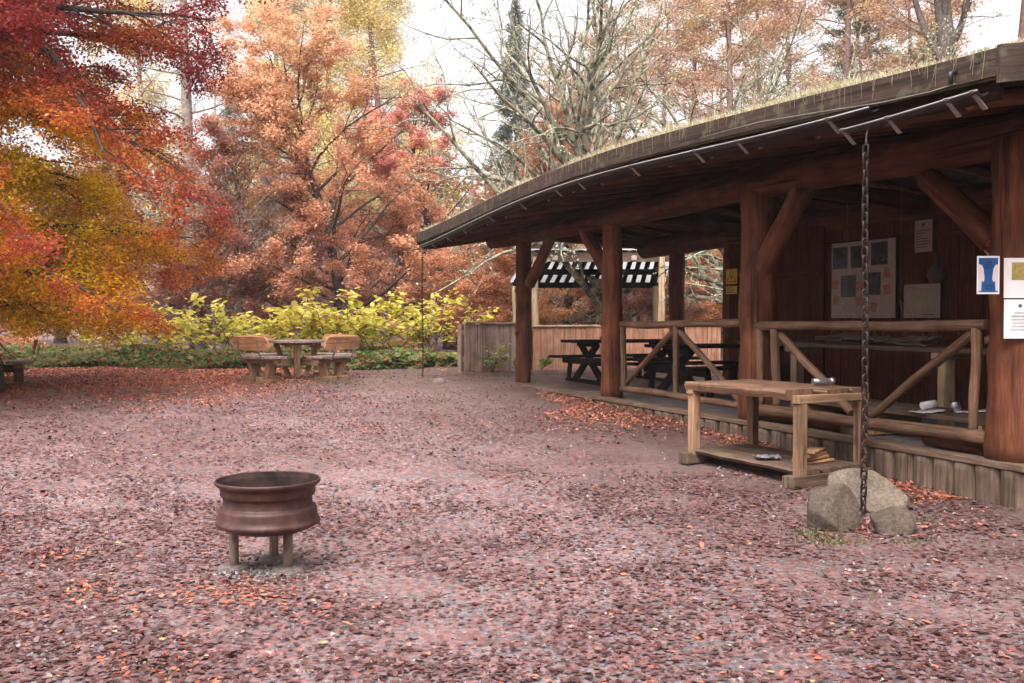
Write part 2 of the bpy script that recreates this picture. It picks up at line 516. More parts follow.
def rock_mat(name, c1, c2, moss):
    m, nt, out = new_mat(name)
    L = nt.links.new
    tc = N(nt, 'ShaderNodeTexCoord')
    n = N(nt, 'ShaderNodeTexNoise'); n.inputs['Scale'].default_value = 5; n.inputs['Detail'].default_value = 9; n.inputs['Roughness'].default_value = 0.7
    L(tc.outputs['Object'], n.inputs[0])
    r = ramp(nt, [(0.3, c1), (0.7, c2)]); L(n.outputs[0], r.inputs[0])
    n2 = N(nt, 'ShaderNodeTexNoise'); n2.inputs['Scale'].default_value = 55; n2.inputs['Detail'].default_value = 4
    L(tc.outputs['Object'], n2.inputs[0])
    r2 = ramp(nt, [(0.35, (0.6, 0.6, 0.6)), (0.5, (1, 1, 1)), (0.68, (1.4, 1.4, 1.35))]); L(n2.outputs[0], r2.inputs[0])
    c = mixc(nt, r.outputs[0], r2.outputs[0], 0.9, 'MULTIPLY')
    n4 = N(nt, 'ShaderNodeTexNoise'); n4.inputs['Scale'].default_value = 6; n4.inputs['Detail'].default_value = 7
    mp = N(nt, 'ShaderNodeMapping'); mp.inputs['Location'].default_value = (5, 3, 1)
    L(tc.outputs['Object'], mp.inputs[0]); L(mp.outputs[0], n4.inputs[0])
    r4 = ramp(nt, [(0.5, (0, 0, 0)), (0.64, (moss, moss, moss))]); L(n4.outputs[0], r4.inputs[0])
    c = mixc(nt, c, (0.085, 0.09, 0.03), r4.outputs[0])
    p = N(nt, 'ShaderNodeBsdfPrincipled'); L(c, p.inputs['Base Color']); p.inputs['Roughness'].default_value = 0.8
    ad = N(nt, 'ShaderNodeMath', operation='ADD'); L(n.outputs[0], ad.inputs[0])
    ml = N(nt, 'ShaderNodeMath', operation='MULTIPLY'); ml.inputs[1].default_value = 0.4; L(n2.outputs[0], ml.inputs[0]); L(ml.outputs[0], ad.inputs[1])
    b = N(nt, 'ShaderNodeBump'); b.inputs['Strength'].default_value = 0.6; b.inputs['Distance'].default_value = 0.03
    L(ad.outputs[0], b.inputs['Height']); L(b.outputs[0], p.inputs['Normal'])
    L(p.outputs[0], out.inputs[0])
    return m


M['rock_dark'] = rock_mat('dark_rock', (0.036, 0.024, 0.016), (0.105, 0.075, 0.053), 0.4)
M['rock_pale'] = rock_mat('pale_rock', (0.065, 0.047, 0.033), (0.175, 0.135, 0.10), 0.4)
M['concrete'] = rock_mat('pad_concrete', (0.09, 0.07, 0.06), (0.20, 0.165, 0.145), 0.3)


def ground_mat():
    m, nt, out = new_mat('gravel_and_leaf_mould')
    L = nt.links.new
    tc = N(nt, 'ShaderNodeTexCoord')
    def noise(sc, det=6, ro=0.6, loc=(0, 0, 0)):
        mp = N(nt, 'ShaderNodeMapping'); mp.inputs['Location'].default_value = loc
        L(tc.outputs['Object'], mp.inputs[0])
        n = N(nt, 'ShaderNodeTexNoise'); n.inputs['Scale'].default_value = sc; n.inputs['Detail'].default_value = det; n.inputs['Roughness'].default_value = ro
        L(mp.outputs[0], n.inputs[0])
        return n.outputs[0]
    big = noise(0.45, 5, 0.6)
    base = ramp(nt, [(0.32, (0.10, 0.078, 0.079)), (0.5, (0.155, 0.128, 0.132)), (0.68, (0.235, 0.202, 0.21))])
    L(big, base.inputs[0])
    # gravel grains
    vor = N(nt, 'ShaderNodeTexVoronoi'); vor.inputs['Scale'].default_value = 48
    L(tc.outputs['Object'], vor.inputs[0])
    bw = N(nt, 'ShaderNodeSeparateColor'); L(vor.outputs['Color'], bw.inputs[0])
    gr = ramp(nt, [(0.0, (0.30, 0.27, 0.27)), (0.45, (0.9, 0.88, 0.88)), (0.85, (1.35, 1.32, 1.32)), (1.0, (2.0, 2.0, 2.05))])
    L(bw.outputs[0], gr.inputs[0])
    c = mixc(nt, base.outputs[0], gr.outputs[0], 0.75, 'MULTIPLY')
    # trodden leaf crumbs
    v2 = N(nt, 'ShaderNodeTexVoronoi'); v2.inputs['Scale'].default_value = 34
    mp = N(nt, 'ShaderNodeMapping'); mp.inputs['Location'].default_value = (4, 2, 0); L(tc.outputs['Object'], mp.inputs[0]); L(mp.outputs[0], v2.inputs[0])
    s2 = N(nt, 'ShaderNodeSeparateColor'); L(v2.outputs['Color'], s2.inputs[0])
    mid = noise(1.6, 5, 0.65, (7, 1, 0))
    ad = N(nt, 'ShaderNodeMath', operation='ADD'); L(s2.outputs[1], ad.inputs[0]); L(mid, ad.inputs[1])
    rr = ramp(nt, [(0.98, (0, 0, 0)), (1.06, (0.75, 0.75, 0.75))]); L(ad.outputs[0], rr.inputs[0])
    crumbs = ramp(nt, [(0.0, (0.12, 0.038, 0.027)), (0.5, (0.215, 0.085, 0.07)), (1.0, (0.33, 0.165, 0.15))]); L(s2.outputs[2], crumbs.inputs[0])
    c = mixc(nt, c, crumbs.outputs[0], rr.outputs[0])
    # damp dark earth close to the shelter
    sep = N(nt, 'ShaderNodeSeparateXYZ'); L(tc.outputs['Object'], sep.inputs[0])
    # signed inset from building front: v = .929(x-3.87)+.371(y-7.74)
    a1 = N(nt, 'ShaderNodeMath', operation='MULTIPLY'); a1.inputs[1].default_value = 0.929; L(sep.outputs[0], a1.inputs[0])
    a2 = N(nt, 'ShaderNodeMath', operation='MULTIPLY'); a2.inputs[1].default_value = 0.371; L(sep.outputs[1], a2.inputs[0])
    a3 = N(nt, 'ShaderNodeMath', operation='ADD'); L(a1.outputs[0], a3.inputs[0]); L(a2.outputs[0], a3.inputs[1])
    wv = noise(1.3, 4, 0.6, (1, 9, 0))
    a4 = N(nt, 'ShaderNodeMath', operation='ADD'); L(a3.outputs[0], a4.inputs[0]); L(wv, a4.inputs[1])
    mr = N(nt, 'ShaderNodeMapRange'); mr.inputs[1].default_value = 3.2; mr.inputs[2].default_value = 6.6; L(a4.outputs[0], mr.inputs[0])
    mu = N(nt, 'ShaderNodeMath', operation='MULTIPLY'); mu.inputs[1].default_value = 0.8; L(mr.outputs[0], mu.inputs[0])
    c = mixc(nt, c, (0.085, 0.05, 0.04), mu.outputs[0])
    p = N(nt, 'ShaderNodeBsdfPrincipled'); L(c, p.inputs['Base Color'])
    wr = ramp(nt, [(0.4, (0.34,) * 3), (0.62, (0.58,) * 3)]); L(mid, wr.inputs[0])
    L(wr.outputs[0], p.inputs['Roughness'])
    p.inputs['Specular IOR Level'].default_value = 0.6
    h1 = N(nt, 'ShaderNodeMath', operation='MULTIPLY'); h1.inputs[1].default_value = 0.5; L(s2.outputs[0], h1.inputs[0])
    h2 = N(nt, 'ShaderNodeMath', operation='ADD'); L(h1.outputs[0], h2.inputs[0]); L(bw.outputs[1], h2.inputs[1])
    b = N(nt, 'ShaderNodeBump'); b.inputs['Strength'].default_value = 0.55; b.inputs['Distance'].default_value = 0.012
    L(h2.outputs[0], b.inputs['Height']); L(b.outputs[0], p.inputs['Normal'])
    L(p.outputs[0], out.inputs[0])
    return m


M['ground'] = ground_mat()
M['deck'] = rock_mat('deck_concrete', (0.11, 0.085, 0.08), (0.20, 0.165, 0.155), 0.0)


# ------------------------------------------------------------------ numpy helpers
def np_mesh(name, V, faces4, colors, mat, parent=None, smooth=False):
    """V (n,3), faces (m,4), colors (n,3) as point colour attribute 'tint'"""
    me = bpy.data.meshes.new(name)
    n, m = len(V), len(faces4)
    me.vertices.add(n)
    me.vertices.foreach_set('co', np.ascontiguousarray(V, np.float32).ravel())
    me.loops.add(m * 4)
    me.loops.foreach_set('vertex_index', np.ascontiguousarray(faces4, np.int32).ravel())
    me.polygons.add(m)
    me.polygons.foreach_set('loop_start', np.arange(0, m * 4, 4, dtype=np.int32))
    me.polygons.foreach_set('loop_total', np.full(m, 4, np.int32))
    at_ = me.color_attributes.new('tint', 'FLOAT_COLOR', 'POINT')
    at_.data.foreach_set('color', np.concatenate([colors, np.ones((n, 1))], 1).astype(np.float32).ravel())
    me.materials.append(mat)
    me.update(calc_edges=True)
    o = bpy.data.objects.new(name, me)
    COL.objects.link(o)
    if parent is not None:
        o.parent = parent
    return o


def unit(a):
    return a / np.maximum(np.linalg.norm(a, axis=1, keepdims=True), 1e-9)


def leaf_quads(pos, size, nrm, ax, aspect=0.62, fold=0.12):
    """diamond leaves"""
    n = len(pos)
    nrm = unit(nrm)
    ax = unit(ax - nrm * (ax * nrm).sum(1, keepdims=True))
    b = np.cross(nrm, ax)
    s = size[:, None]
    v = np.empty((n, 4, 3))
    v[:, 0] = pos - ax * s * 0.5
    v[:, 1] = pos + b * s * aspect * 0.5 + nrm * s * fold
    v[:, 2] = pos + ax * s * 0.5
    v[:, 3] = pos - b * s * aspect * 0.5 + nrm * s * fold
    return v.reshape(-1, 3), np.arange(n * 4).reshape(n, 4)


def leaf_ovals(pos, size, nrm, ax, aspect=0.62, curl=0.18):
    """pointed oval leaves of two quads folded on the midrib"""
    n = len(pos)
    nrm = unit(nrm)
    ax = unit(ax - nrm * (ax * nrm).sum(1, keepdims=True))
    b = np.cross(nrm, ax)
    s = size[:, None]
    if np.isscalar(curl):
        curl = np.full(n, curl)
    c = curl[:, None]
    v = np.empty((n, 6, 3))
    w = aspect * 0.5
    v[:, 0] = pos - ax * s * 0.5 + nrm * s * c * 0.5
    v[:, 1] = pos - ax * s * 0.22 + b * s * w + nrm * s * c
    v[:, 2] = pos + ax * s * 0.2 + b * s * w * 0.9 + nrm * s * c
    v[:, 3] = pos + ax * s * 0.5 + nrm * s * c * 0.8
    v[:, 4] = pos + ax * s * 0.2 - b * s * w * 0.9 + nrm * s * c
    v[:, 5] = pos - ax * s * 0.22 - b * s * w + nrm * s * c
    k = (np.arange(n) * 6)[:, None]
    f = np.concatenate([k + np.array([[0, 1, 2, 3]]), k + np.array([[0, 3, 4, 5]])], 0)
    return v.reshape(-1, 3), f


def snoise(p, scale, seed=0):
    """cheap smooth noise, 0..1, p (n,2|3)"""
    r = np.random.default_rng(seed)
    out = np.zeros(len(p))
    tot = 0
    for o in range(4):
        k = r.normal(size=(3, p.shape[1])) * scale * (1.8 ** o)
        ph = r.random(3) * 6.28
        a = 0.6 ** o
        out += a * np.sin(p @ k.T + ph).sum(1) / 3
        tot += a
    return np.clip(0.5 + out / tot * 0.95, 0, 1)


def palette(t, cols):
    cols = np.array(cols, float)
    t = np.clip(t, 0, 0.9999) * (len(cols) - 1)
    i = t.astype(int)
    f = (t - i)[:, None]
    return cols[i] * (1 - f) + cols[i + 1] * f


# ------------------------------------------------------------------ trees
class Tree:
    def __init__(self, spec, seed):
        self.s = spec
        self.r = random.Random(seed)
        self.mb = MB()
        self.tw = []          # (p0, p1, twig id)
        self.ntw = 0

    def perp(self, d, az):
        a = d.orthogonal().normalized()
        # stable frame: prefer horizontal reference
        h = Vector((0, 0, 1)).cross(d)
        if h.length > 0.05:
            a = h.normalized()
        b = d.cross(a)
        return a * math.cos(az) + b * math.sin(az)

    def grow(self, p, d, L, r, lv):
        S = self.s['lv'][lv]
        seg = S.get('seg', 4)
        pts, ds = [p.copy()], [d.copy()]
        for i in range(seg):
            w = S.get('wob', 0.15)
            d = d + Vector((self.r.gauss(0, w), self.r.gauss(0, w), self.r.gauss(0, w))) + Vector((0, 0, S.get('up', 0.0) * (1 if S.get('upend', 0) == 0 else (1 - 2 * i / seg))))
            d.normalize()
            p = p + d * (L / seg)
            pts.append(p.copy()); ds.append(d.copy())
        tip = S.get('tip', 0.25)
        rad = [max(r * (1 - (1 - tip) * i / seg), 0.004) for i in range(seg + 1)]
        if lv == 0:
            rad[0] *= 1.5
        self.mb.tube(pts, rad, n=S.get('n', [9, 6, 4, 3, 3][lv]), cap=False, wob=0.15 if lv < 2 else 0)
        last = lv == len(self.s['lv']) - 1
        if last or S.get('leafy'):
            for i in range(seg):
                if i / seg >= S.get('leaf0', 0.0):
                    self.tw.append((pts[i], pts[i + 1], self.ntw))
            self.ntw += 1
        if last:
            return
        C = self.s['lv'][lv + 1]
        n = C['n_child']
        t0 = S.get('t0', 0.2)
        az = self.r.random() * 6.28
        for k in range(n):
            t = t0 + (1 - t0) * (k + self.r.random()) / n
            x = min(t * seg, seg - 1e-6)
            i = int(x)
            q = pts[i].lerp(pts[i + 1], x - i)
            dd = ds[i + 1]
            az += 2.4 + self.r.uniform(-0.5, 0.5)
            if C.get('planar'):
                az_ = (0 if k % 2 else math.pi) + self.r.gauss(0, 0.45)
            else:
                az_ = az
            ang = R(C['ang'] + self.r.gauss(0, C.get('angj', 10)))
            if lv == 0 and 'ang_top' in C:
                ang = R(C['ang'] + (C['ang_top'] - C['ang']) * t + self.r.gauss(0, C.get('angj', 10)))
            cd = (dd * math.cos(ang) + self.perp(dd, az_) * math.sin(ang))
            cd.z *= C.get('flat', 1.0)
            if 'bias' in C:
                cd += Vector(C['bias'])
            cd.normalize()
            sh = C.get('shape')
            f = sh(t) if sh else (1 - 0.5 * t)
            cl = (C['len'] if 'len' in C else L * C['ratio']) * f * self.r.uniform(0.7, 1.25)
            cr = min(rad[i] * C.get('rr', 0.55), cl * C.get('slim', 0.022) + 0.004)
            self.grow(q, cd, cl, cr, lv + 1)

    def leaves(self, seed):
        lf = self.s['leaf']
        r = np.random.default_rng(seed)
        p0 = np.array([tuple(t[0]) for t in self.tw]); p1 = np.array([tuple(t[1]) for t in self.tw])
        tid = np.array([t[2] for t in self.tw])
        Ls = np.linalg.norm(p1 - p0, axis=1)
        N_ = lf['count']
        w = Ls * (0.4 + r.random(self.ntw)[tid] * 1.2) if not lf.get('even') else Ls
        if 'gap' in lf:
            w = w * (snoise(p0, lf['gap'][0], 5) > lf['gap'][1])
        if 'wfun' in lf:
            w = w * lf['wfun'](p0)
        idx = r.choice(len(Ls), N_, p=w / w.sum())
        t = r.random(N_)[:, None]
        pos = p0[idx] * (1 - t) + p1[idx] * t
        sp = lf.get('spread', 0.1)
        pos = pos + r.normal(size=(N_, 3)) * np.array([sp, sp, sp * lf.get('zflat', 0.6)])
        pos[:, 2] -= np.abs(r.normal(size=N_)) * lf.get('hang', 0.0)
        if 'minz' in lf:
            pos[:, 2] = np.maximum(pos[:, 2], lf['minz'] + r.random(N_) * 0.2)
        size = lf['size'] * (0.6 + 0.8 * r.random(N_))
        nrm = r.normal(size=(N_, 3)) * lf.get('tilt', 0.6) + np.array([0, 0, 1.0])
        ax = (p1 - p0)[idx] / np.maximum(Ls[idx][:, None], 1e-6) + r.normal(size=(N_, 3)) * 0.7
        tr = r.random(self.ntw)[tid[idx]]
        col = lf['col'](pos, tr, r.random(N_), r)
        V, Fc = leaf_quads(pos, size, nrm, ax, lf.get('aspect', 0.62))
        return V, Fc, np.repeat(col, 4, 0)

    def build(self, name, label, cat, loc, bark, leafm, seed, group=None, rz=0.0, crown_name='crown'):
        root = thing(name, label, cat, loc, rz, group)
        s = self.s
        base = Vector(s.get('base', (0, 0, -0.15)))
        d = Vector(s.get('dir', (0, 0, 1))).normalized()
        self.grow(base, d, s['H'], s['r'], 0)
        for kw in s.get('extra', []):
            self.grow(Vector(kw[0]), Vector(kw[1]).normalized(), kw[2], kw[3], kw[4])
        self.mb.build('trunk', bark, root, local=True)
        if s.get('leaf'):
            V, Fc, C = self.leaves(seed)
            np_mesh(crown_name, V, Fc, C, leafm, root)
        return root


def pal_fn(cols, nscale=0.5, wn=0.55, wt=0.25, wl=0.2, seed=3, extra=None, val=0.35, mute=0.0):
    def fn(pos, tr, lr, r):
        t = snoise(pos, nscale, seed) * wn + tr * wt + lr * wl
        t = (t - 0.5) * 1.35 + 0.5
        if extra is not None:
            t = t + extra(pos)
        c = palette(t, cols)
        c = c * (1 - mute) + np.array([0.60, 0.47, 0.37]) * mute
        return c * (1 - val + 2 * val * r.random((len(pos), 1)))
    return fn


# ================================================================== GROUND
def build_ground():
    xs = np.concatenate([np.linspace(-220, -26, 16), np.linspace(-24, 24, 97), np.linspace(26, 220, 16)])
    ys = np.concatenate([np.linspace(-60, -4, 8), np.linspace(-3, 34, 112), np.linspace(36, 320, 20)])
    X, Y = np.meshgrid(xs, ys)
    Z = gz_np(X, Y)
    p = np.stack([X.ravel(), Y.ravel()], 1)
    Z = Z + ((snoise(p, 1.1, 4) - 0.5) * 0.05 + (snoise(p, 3.2, 9) - 0.5) * 0.02).reshape(X.shape)
    far = np.clip((Y - 30) / 60, 0, 1)
    Z = Z + far * 1.2
    V = np.stack([X.ravel(), Y.ravel(), Z.ravel()], 1)
    h, w = X.shape
    i = np.arange(h * w).reshape(h, w)
    Fc = np.stack([i[:-1, :-1].ravel(), i[:-1, 1:].ravel(), i[1:, 1:].ravel(), i[1:, :-1].ravel()], 1)
    o = np_mesh('ground', V, Fc, np.full((len(V), 3), 0.3), M['ground'])
    for pl in o.data.polygons: pl.use_smooth = True
    o['kind'] = 'structure'
    return o


build_ground()


def gh(x, y):
    p = np.array([[x, y]])
    return float(gz_np(np.array([x]), np.array([y]))[0] + (snoise(p, 1.1, 4)[0] - 0.5) * 0.05 + (snoise(p, 3.2, 9)[0] - 0.5) * 0.02)


def gh_np(p):
    return gz_np(p[:, 0], p[:, 1]) + (snoise(p, 1.1, 4) - 0.5) * 0.05 + (snoise(p, 3.2, 9) - 0.5) * 0.02


# ================================================================== SHELTER
SH = thing('timber_shelter', 'open fronted log shelter with a turf roof and a raised deck', 'shelter', tuple(P00), 0.0)

EAVE_V = -1.22
top_px = [(418, 234), (450, 219), (500, 196), (535, 181), (567, 166), (636, 142), (705, 125), (800, 100), (849, 89), (940, 67), (999, 48)]
EAVE = sorted(onv(x, y - 0, EAVE_V) for x, y in top_px)
U0, U1 = EAVE[0][0], EAVE[-1][0]
EU = np.array([e[0] for e in EAVE]); EZ = np.array([e[1] for e in EAVE])
_k = np.polyfit(EU, EZ, 4)
def EH(u): return float(np.polyval(_k, u))
RIDGE = 1.45
def RZ(u, v):
    """top of the roof boards"""
    d = (v - EAVE_V) if v < RIDGE else (2 * RIDGE - v - EAVE_V)
    return EH(u) + 0.16 * d


# --- posts
post_specs = []
for nm, px, r in (('a', None, 0.215), ('b', 758, 0.205), ('c', 612, 0.150), ('d', 523.5, 0.142)):
    u = 0.10 if px is None else onv(px, 330, 0.2)[0]
    post_specs.append((u, r))
beam_px = [(505, 247), (560, 238), (612, 229), (690, 213), (760, 198), (880, 180), (1000, 160)]
BU = np.array([onv(x, y, 0.2)[0] for x, y in beam_px][::-1]); BZ = np.array([onv(x, y, 0.2)[1] for x, y in beam_px][::-1])
def beam_bottom(u): return float(np.interp(u, BU, BZ))

log_m = [M['log'], M['log_end']]
for i, (u, r) in enumerate(post_specs):
    mb = MB()
    zt = beam_bottom(u) + 0.14
    zb = DECK - 0.02 if i != 3 else DECK - 0.06
    log(mb, B(u, 0.2, zb), B(u, 0.2, zt), r * 1.04, r * 0.94, bend=0.006, seg=18, n=22, lump=0.07, wob=0.14)
    # knot stubs
    for k in range(3):
        th = rng.uniform(2.6, 5.2); z = rng.uniform(0.7, 2.4)
        dv = UA * math.cos(th) * -1 + VA * math.sin(th)
        c = B(u, 0.2, z) + dv * r * 0.9
        mb.tube([c, c + dv * 0.045], [0.045, 0.03], n=8, endmat=1)
    mb.build('post', log_m, SH)

# --- front beam
mb = MB()
pts, rad = [], []
uu = np.linspace(U0 + 0.3, 11.95, 30)
for k, u in enumerate(uu):
    r = 0.175 - 0.0035 * u
    pts.append(B(u, 0.2 + 0.02 * math.sin(u * 1.3), beam_bottom(u) + r))
    rad.append(r * (1 + 0.07 * mnoise.noise(Vector((u * 0.9, 3, 0)))))
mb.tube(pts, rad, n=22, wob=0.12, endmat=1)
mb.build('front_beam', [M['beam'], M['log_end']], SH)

# --- braces
brace_px = [(0.2, (531, 284), (553, 236), 0.085), (0.2, (606, 268), (586, 232), 0.095), (0.2, (762, 272), (806, 186), 0.112), (0.2, (998, 244), (930, 178), 0.105)]
for v, a, b, r in brace_px:
    mb = MB()
    ua, za = onv(*a, v); ub, zb = onv(*b, v)
    log(mb, B(ua, v - 0.02, za), B(ub, v - 0.02, zb), r * 1.1, r, bend=0.01, n=14, wob=0.12)
    mb.build('brace', log_m if r < .1 or r > .11 else [M['beam'], M['log_end']], SH)  # near brace takes the shade-darkened beam colour

# --- rear posts and rear beam
ru, _ = onv(676, 300, 2.7)
for u in (ru, 7.75, 3.4, 0.0):
    mb = MB()
    log(mb, B(u, 2.72, DECK - 0.05), B(u, 2.72, 2.85), 0.145, 0.135, bend=0.005, n=16)
    mb.build('rear_post', log_m, SH)
mb = MB()
eu, ez = onv(644, 249, 2.7)
log(mb, B(eu, 2.72, ez), B(U0 + 0.4, 2.72, ez + 0.1), 0.175, 0.18, bend=0.002, seg=20, n=18)
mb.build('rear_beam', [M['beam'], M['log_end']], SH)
# cross ties at the posts
for u, r in post_specs:
    mb = MB()
    log(mb, B(u - 0.02, 0.22, beam_bottom(u) + 0.18), B(u, 2.9, ez + 0.06), 0.105, 0.1, bend=0.004, n=12)
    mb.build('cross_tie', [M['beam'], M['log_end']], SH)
# ridge log and rafters
mb = MB()
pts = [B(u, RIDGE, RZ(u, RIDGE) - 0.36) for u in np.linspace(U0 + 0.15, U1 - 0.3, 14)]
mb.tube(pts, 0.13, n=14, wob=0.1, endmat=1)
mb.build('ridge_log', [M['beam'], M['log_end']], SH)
for u in np.arange(U0 + 0.35, U1 - 0.2, 0.78):
    mb = MB()
    pp = [B(u, EAVE_V + 0.22, 0), B(u, RIDGE, 0), B(u, 2 * RIDGE - EAVE_V - 0.25, 0)]
    vv = [EAVE_V + 0.12, -0.4, 0.4, RIDGE, 2.3, 3.0, 2 * RIDGE - EAVE_V - 0.2]
    mb.tube([B(u, v, RZ(u, v) - 0.21 - 0.065) for v in vv], [0.06] * len(vv), n=9, wob=0.12, endmat=1)
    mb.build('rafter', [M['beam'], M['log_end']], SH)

# --- roof: boards following the sweep
def roof_sheet(mb, v0, v1, zoff, th, nu=46, nv=2, u0=None, u1=None, width=0.16):
    """plank courses running along the eave between v0 and v1"""
    u0 = U0 if u0 is None else u0; u1 = U1 if u1 is None else u1
    us = np.linspace(u0, u1, nu)
    n = max(1, int(round(abs(v1 - v0) / width)))
    for c in range(n):
        a = v0 + (v1 - v0) * c / n; b = v0 + (v1 - v0) * (c + 1) / n - 0.006
        dz = rng.uniform(-0.006, 0.006)
        k = len(mb.v); o = rng.random() * 40
        for u in us:
            for (v, dt) in ((a, -th), (b, -th), (b, 0), (a, 0)):
                mb.v.append(B(u, v, RZ(u, v) + zoff + dz + dt))
        for i in range(nu - 1):
            q = k + i * 4
            for e in range(4):
                e2 = (e + 1) % 4
                L0, L1 = us[i] - u0 + o, us[i + 1] - u0 + o
                mb.face((q + e, q + e2, q + 4 + e2, q + 4 + e), ((o + e * .2, L0), (o + e * .2 + .16, L0), (o + e * .2 + .16, L1), (o + e * .2, L1)))
        mb.face((k + 3, k + 2, k + 1, k), ((0, 0), (.1, 0), (.1, .1), (0, .1)))
        q = k + (nu - 1) * 4
        mb.face((q, q + 1, q + 2, q + 3), ((0, 0), (.1, 0), (.1, .1), (0, .1)))

mb = MB()
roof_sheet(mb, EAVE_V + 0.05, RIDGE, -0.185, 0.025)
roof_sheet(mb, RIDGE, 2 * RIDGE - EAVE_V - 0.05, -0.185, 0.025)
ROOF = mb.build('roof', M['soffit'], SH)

# turf layer: a soil slab + grass blades
mb = MB()
us = np.linspace(U0 + 0.02, U1 - 0.02, 60)
vs = np.concatenate([np.linspace(EAVE_V + 0.03, RIDGE, 12), np.linspace(RIDGE + 0.25, 2 * RIDGE - EAVE_V - 0.03, 11)])
k = 0
for u in us:
    for v in vs:
        e = 0.03 * mnoise.noise(Vector((u * 1.7, v * 1.7, 0))) + 0.012 * mnoise.noise(Vector((u * 9, v * 9, 3)))
        mb.v.append(B(u, v, RZ(u, v) - 0.01 + e))
    for v in vs[::-1]:
        mb.v.append(B(u, v, RZ(u, v) - 0.178))
nn = len(vs) * 2
for i in range(len(us) - 1):
    for j in range(nn):
        j2 = (j + 1) % nn
        mb.face((i * nn + j, (i + 1) * nn + j, (i + 1) * nn + j2, i * nn + j2), ((0, 0), (1, 0), (1, 1), (0, 1)), 0, j < len(vs) - 1)
mb.face(tuple(range(nn)), tuple((0, 0) for _ in range(nn)))
mb.face(tuple(range((len(us) - 1) * nn + nn - 1, (len(us) - 1) * nn - 1, -1)), tuple((0, 0) for _ in range(nn)))
M['turf'] = simple('mossy_turf', (0.11, 0.10, 0.05), col2=(0.24, 0.21, 0.12), rough=0.95, scale=8, bump=0.5)
TURF = mb.build('turf', M['turf'], ROOF)
def blades(name, pos, h, lean, cols, mat, parent, width=0.006, bend=0.5):
    n = len(pos)
    d = npr.normal(size=(n, 3)) * lean; d[:, 2] = np.abs(d[:, 2]) * 0.3 + 1
    d = unit(d)
    s = unit(np.cross(d, npr.normal(size=(n, 3))))
    side = unit(npr.normal(size=(n, 3)) * np.array([1, 1, 0.1]))
    v = np.empty((n, 6, 3)); w = width * (0.6 + 0.8 * npr.random((n, 1)))
    H = h[:, None]
    mid = pos + d * H * 0.55
    tip = pos + d * H * 0.95 + side * H * bend * 0.4 - np.array([0, 0, 1]) * H * bend * 0.15
    v[:, 0] = pos - s * w; v[:, 1] = pos + s * w
    v[:, 2] = mid + s * w * 0.8; v[:, 3] = mid - s * w * 0.8
    v[:, 4] = tip + s * w * 0.15; v[:, 5] = tip - s * w * 0.15
    k = (np.arange(n) * 6)[:, None]
    f = np.concatenate([k + np.array([[0, 1, 2, 3]]), k + np.array([[3, 2, 4, 5]])], 0)
    return np_mesh(name, v.reshape(-1, 3), f, np.repeat(cols, 6, 0), mat, parent)
nb = 42000
ub = npr.random(nb) * (U1 - U0 - 0.06) + U0 + 0.03
vb = EAVE_V + 0.02 + np.abs(npr.normal(size=nb)) * 0.35
far = npr.random(nb) < 0.3
vb = np.where(far, EAVE_V + npr.random(nb) * (2 * RIDGE - 2 * EAVE_V - 0.1), vb)
vb = np.minimum(vb, 2 * RIDGE - EAVE_V - 0.05)
pos = np.array([tuple(B(u, v, RZ(u, v) - 0.02) - P00) for u, v in zip(ub, vb)])
dn = snoise(np.stack([ub, vb], 1), 1.6, 21)
hh = (0.035 + 0.10 * dn ** 1.5) * (0.5 + npr.random(nb))
cc = palette(npr.random(nb) * 0.6 + dn * 0.4, [(0.26, 0.23, 0.11), (0.44, 0.39, 0.24), (0.58, 0.52, 0.37), (0.36, 0.37, 0.17)])
tag(blades('turf_grass', pos, hh, 0.45, cc, M['grass'], ROOF, 0.0035), kind='stuff')
# hanging strands of dead grass over the fascia
ns = 420
ub = npr.random(ns) * (U1 - U0 - 0.1) + U0 + 0.05
pos = np.array([tuple(B(u, EAVE_V - 0.028, EH(u) + 0.03) - P00) for u in ub])
L_ = 0.03 + 0.17 * npr.random(ns) ** 3
V = np.empty((ns, 4, 3)); w = 0.0028
sx_ = np.array(tuple(UA))
drift = sx_ * (npr.normal(size=(ns, 1)) * 0.02) 
V[:, 0] = pos - sx_ * w; V[:, 1] = pos + sx_ * w
V[:, 2] = pos + sx_ * w * 0.5 + drift - np.array([0, 0, 1]) * L_[:, None]; V[:, 3] = V[:, 2] - sx_ * w
tag(np_mesh('dead_grass', V.reshape(-1, 3), np.arange(ns * 4).reshape(-1, 4), np.repeat(palette(npr.random(ns), [(0.16, 0.12, 0.07), (0.40, 0.34, 0.24)]), 4, 0), M['grass'], ROOF), kind='stuff')

# fascia board along the eave, in three lengths, and the end boards
def strip(mb, u0, u1, v, ztop, zbot, th, n=18):
    us = np.linspace(u0, u1, n); k = len(mb.v); o = rng.random() * 40
    for u in us:
        for dv, z in ((0, zbot(u)), (0, ztop(u)), (th, ztop(u)), (th, zbot(u))):
            mb.v.append(B(u, v + dv, z))
    for i in range(n - 1):
        q = k + i * 4
        for e in range(4):
            e2 = (e + 1) % 4
            hh_ = [0.18, th, 0.18, th][e]; L0, L1 = us[i] - u0 + o, us[i + 1] - u0 + o
            mb.face((q + e, q + 4 + e, q + 4 + e2, q + e2), ((o + e * .3, L0), (o + e * .3, L1), (o + e * .3 + hh_, L1), (o + e * .3 + hh_, L0)))
    mb.face((k, k + 1, k + 2, k + 3), ((0, 0), (.2, 0), (.2, .03), (0, .03)))
    q = k + (n - 1) * 4
    mb.face((q + 3, q + 2, q + 1, q), ((0, 0), (.2, 0), (.2, .03), (0, .03)))
cuts = [U0, 3.6, 8.1, U1]
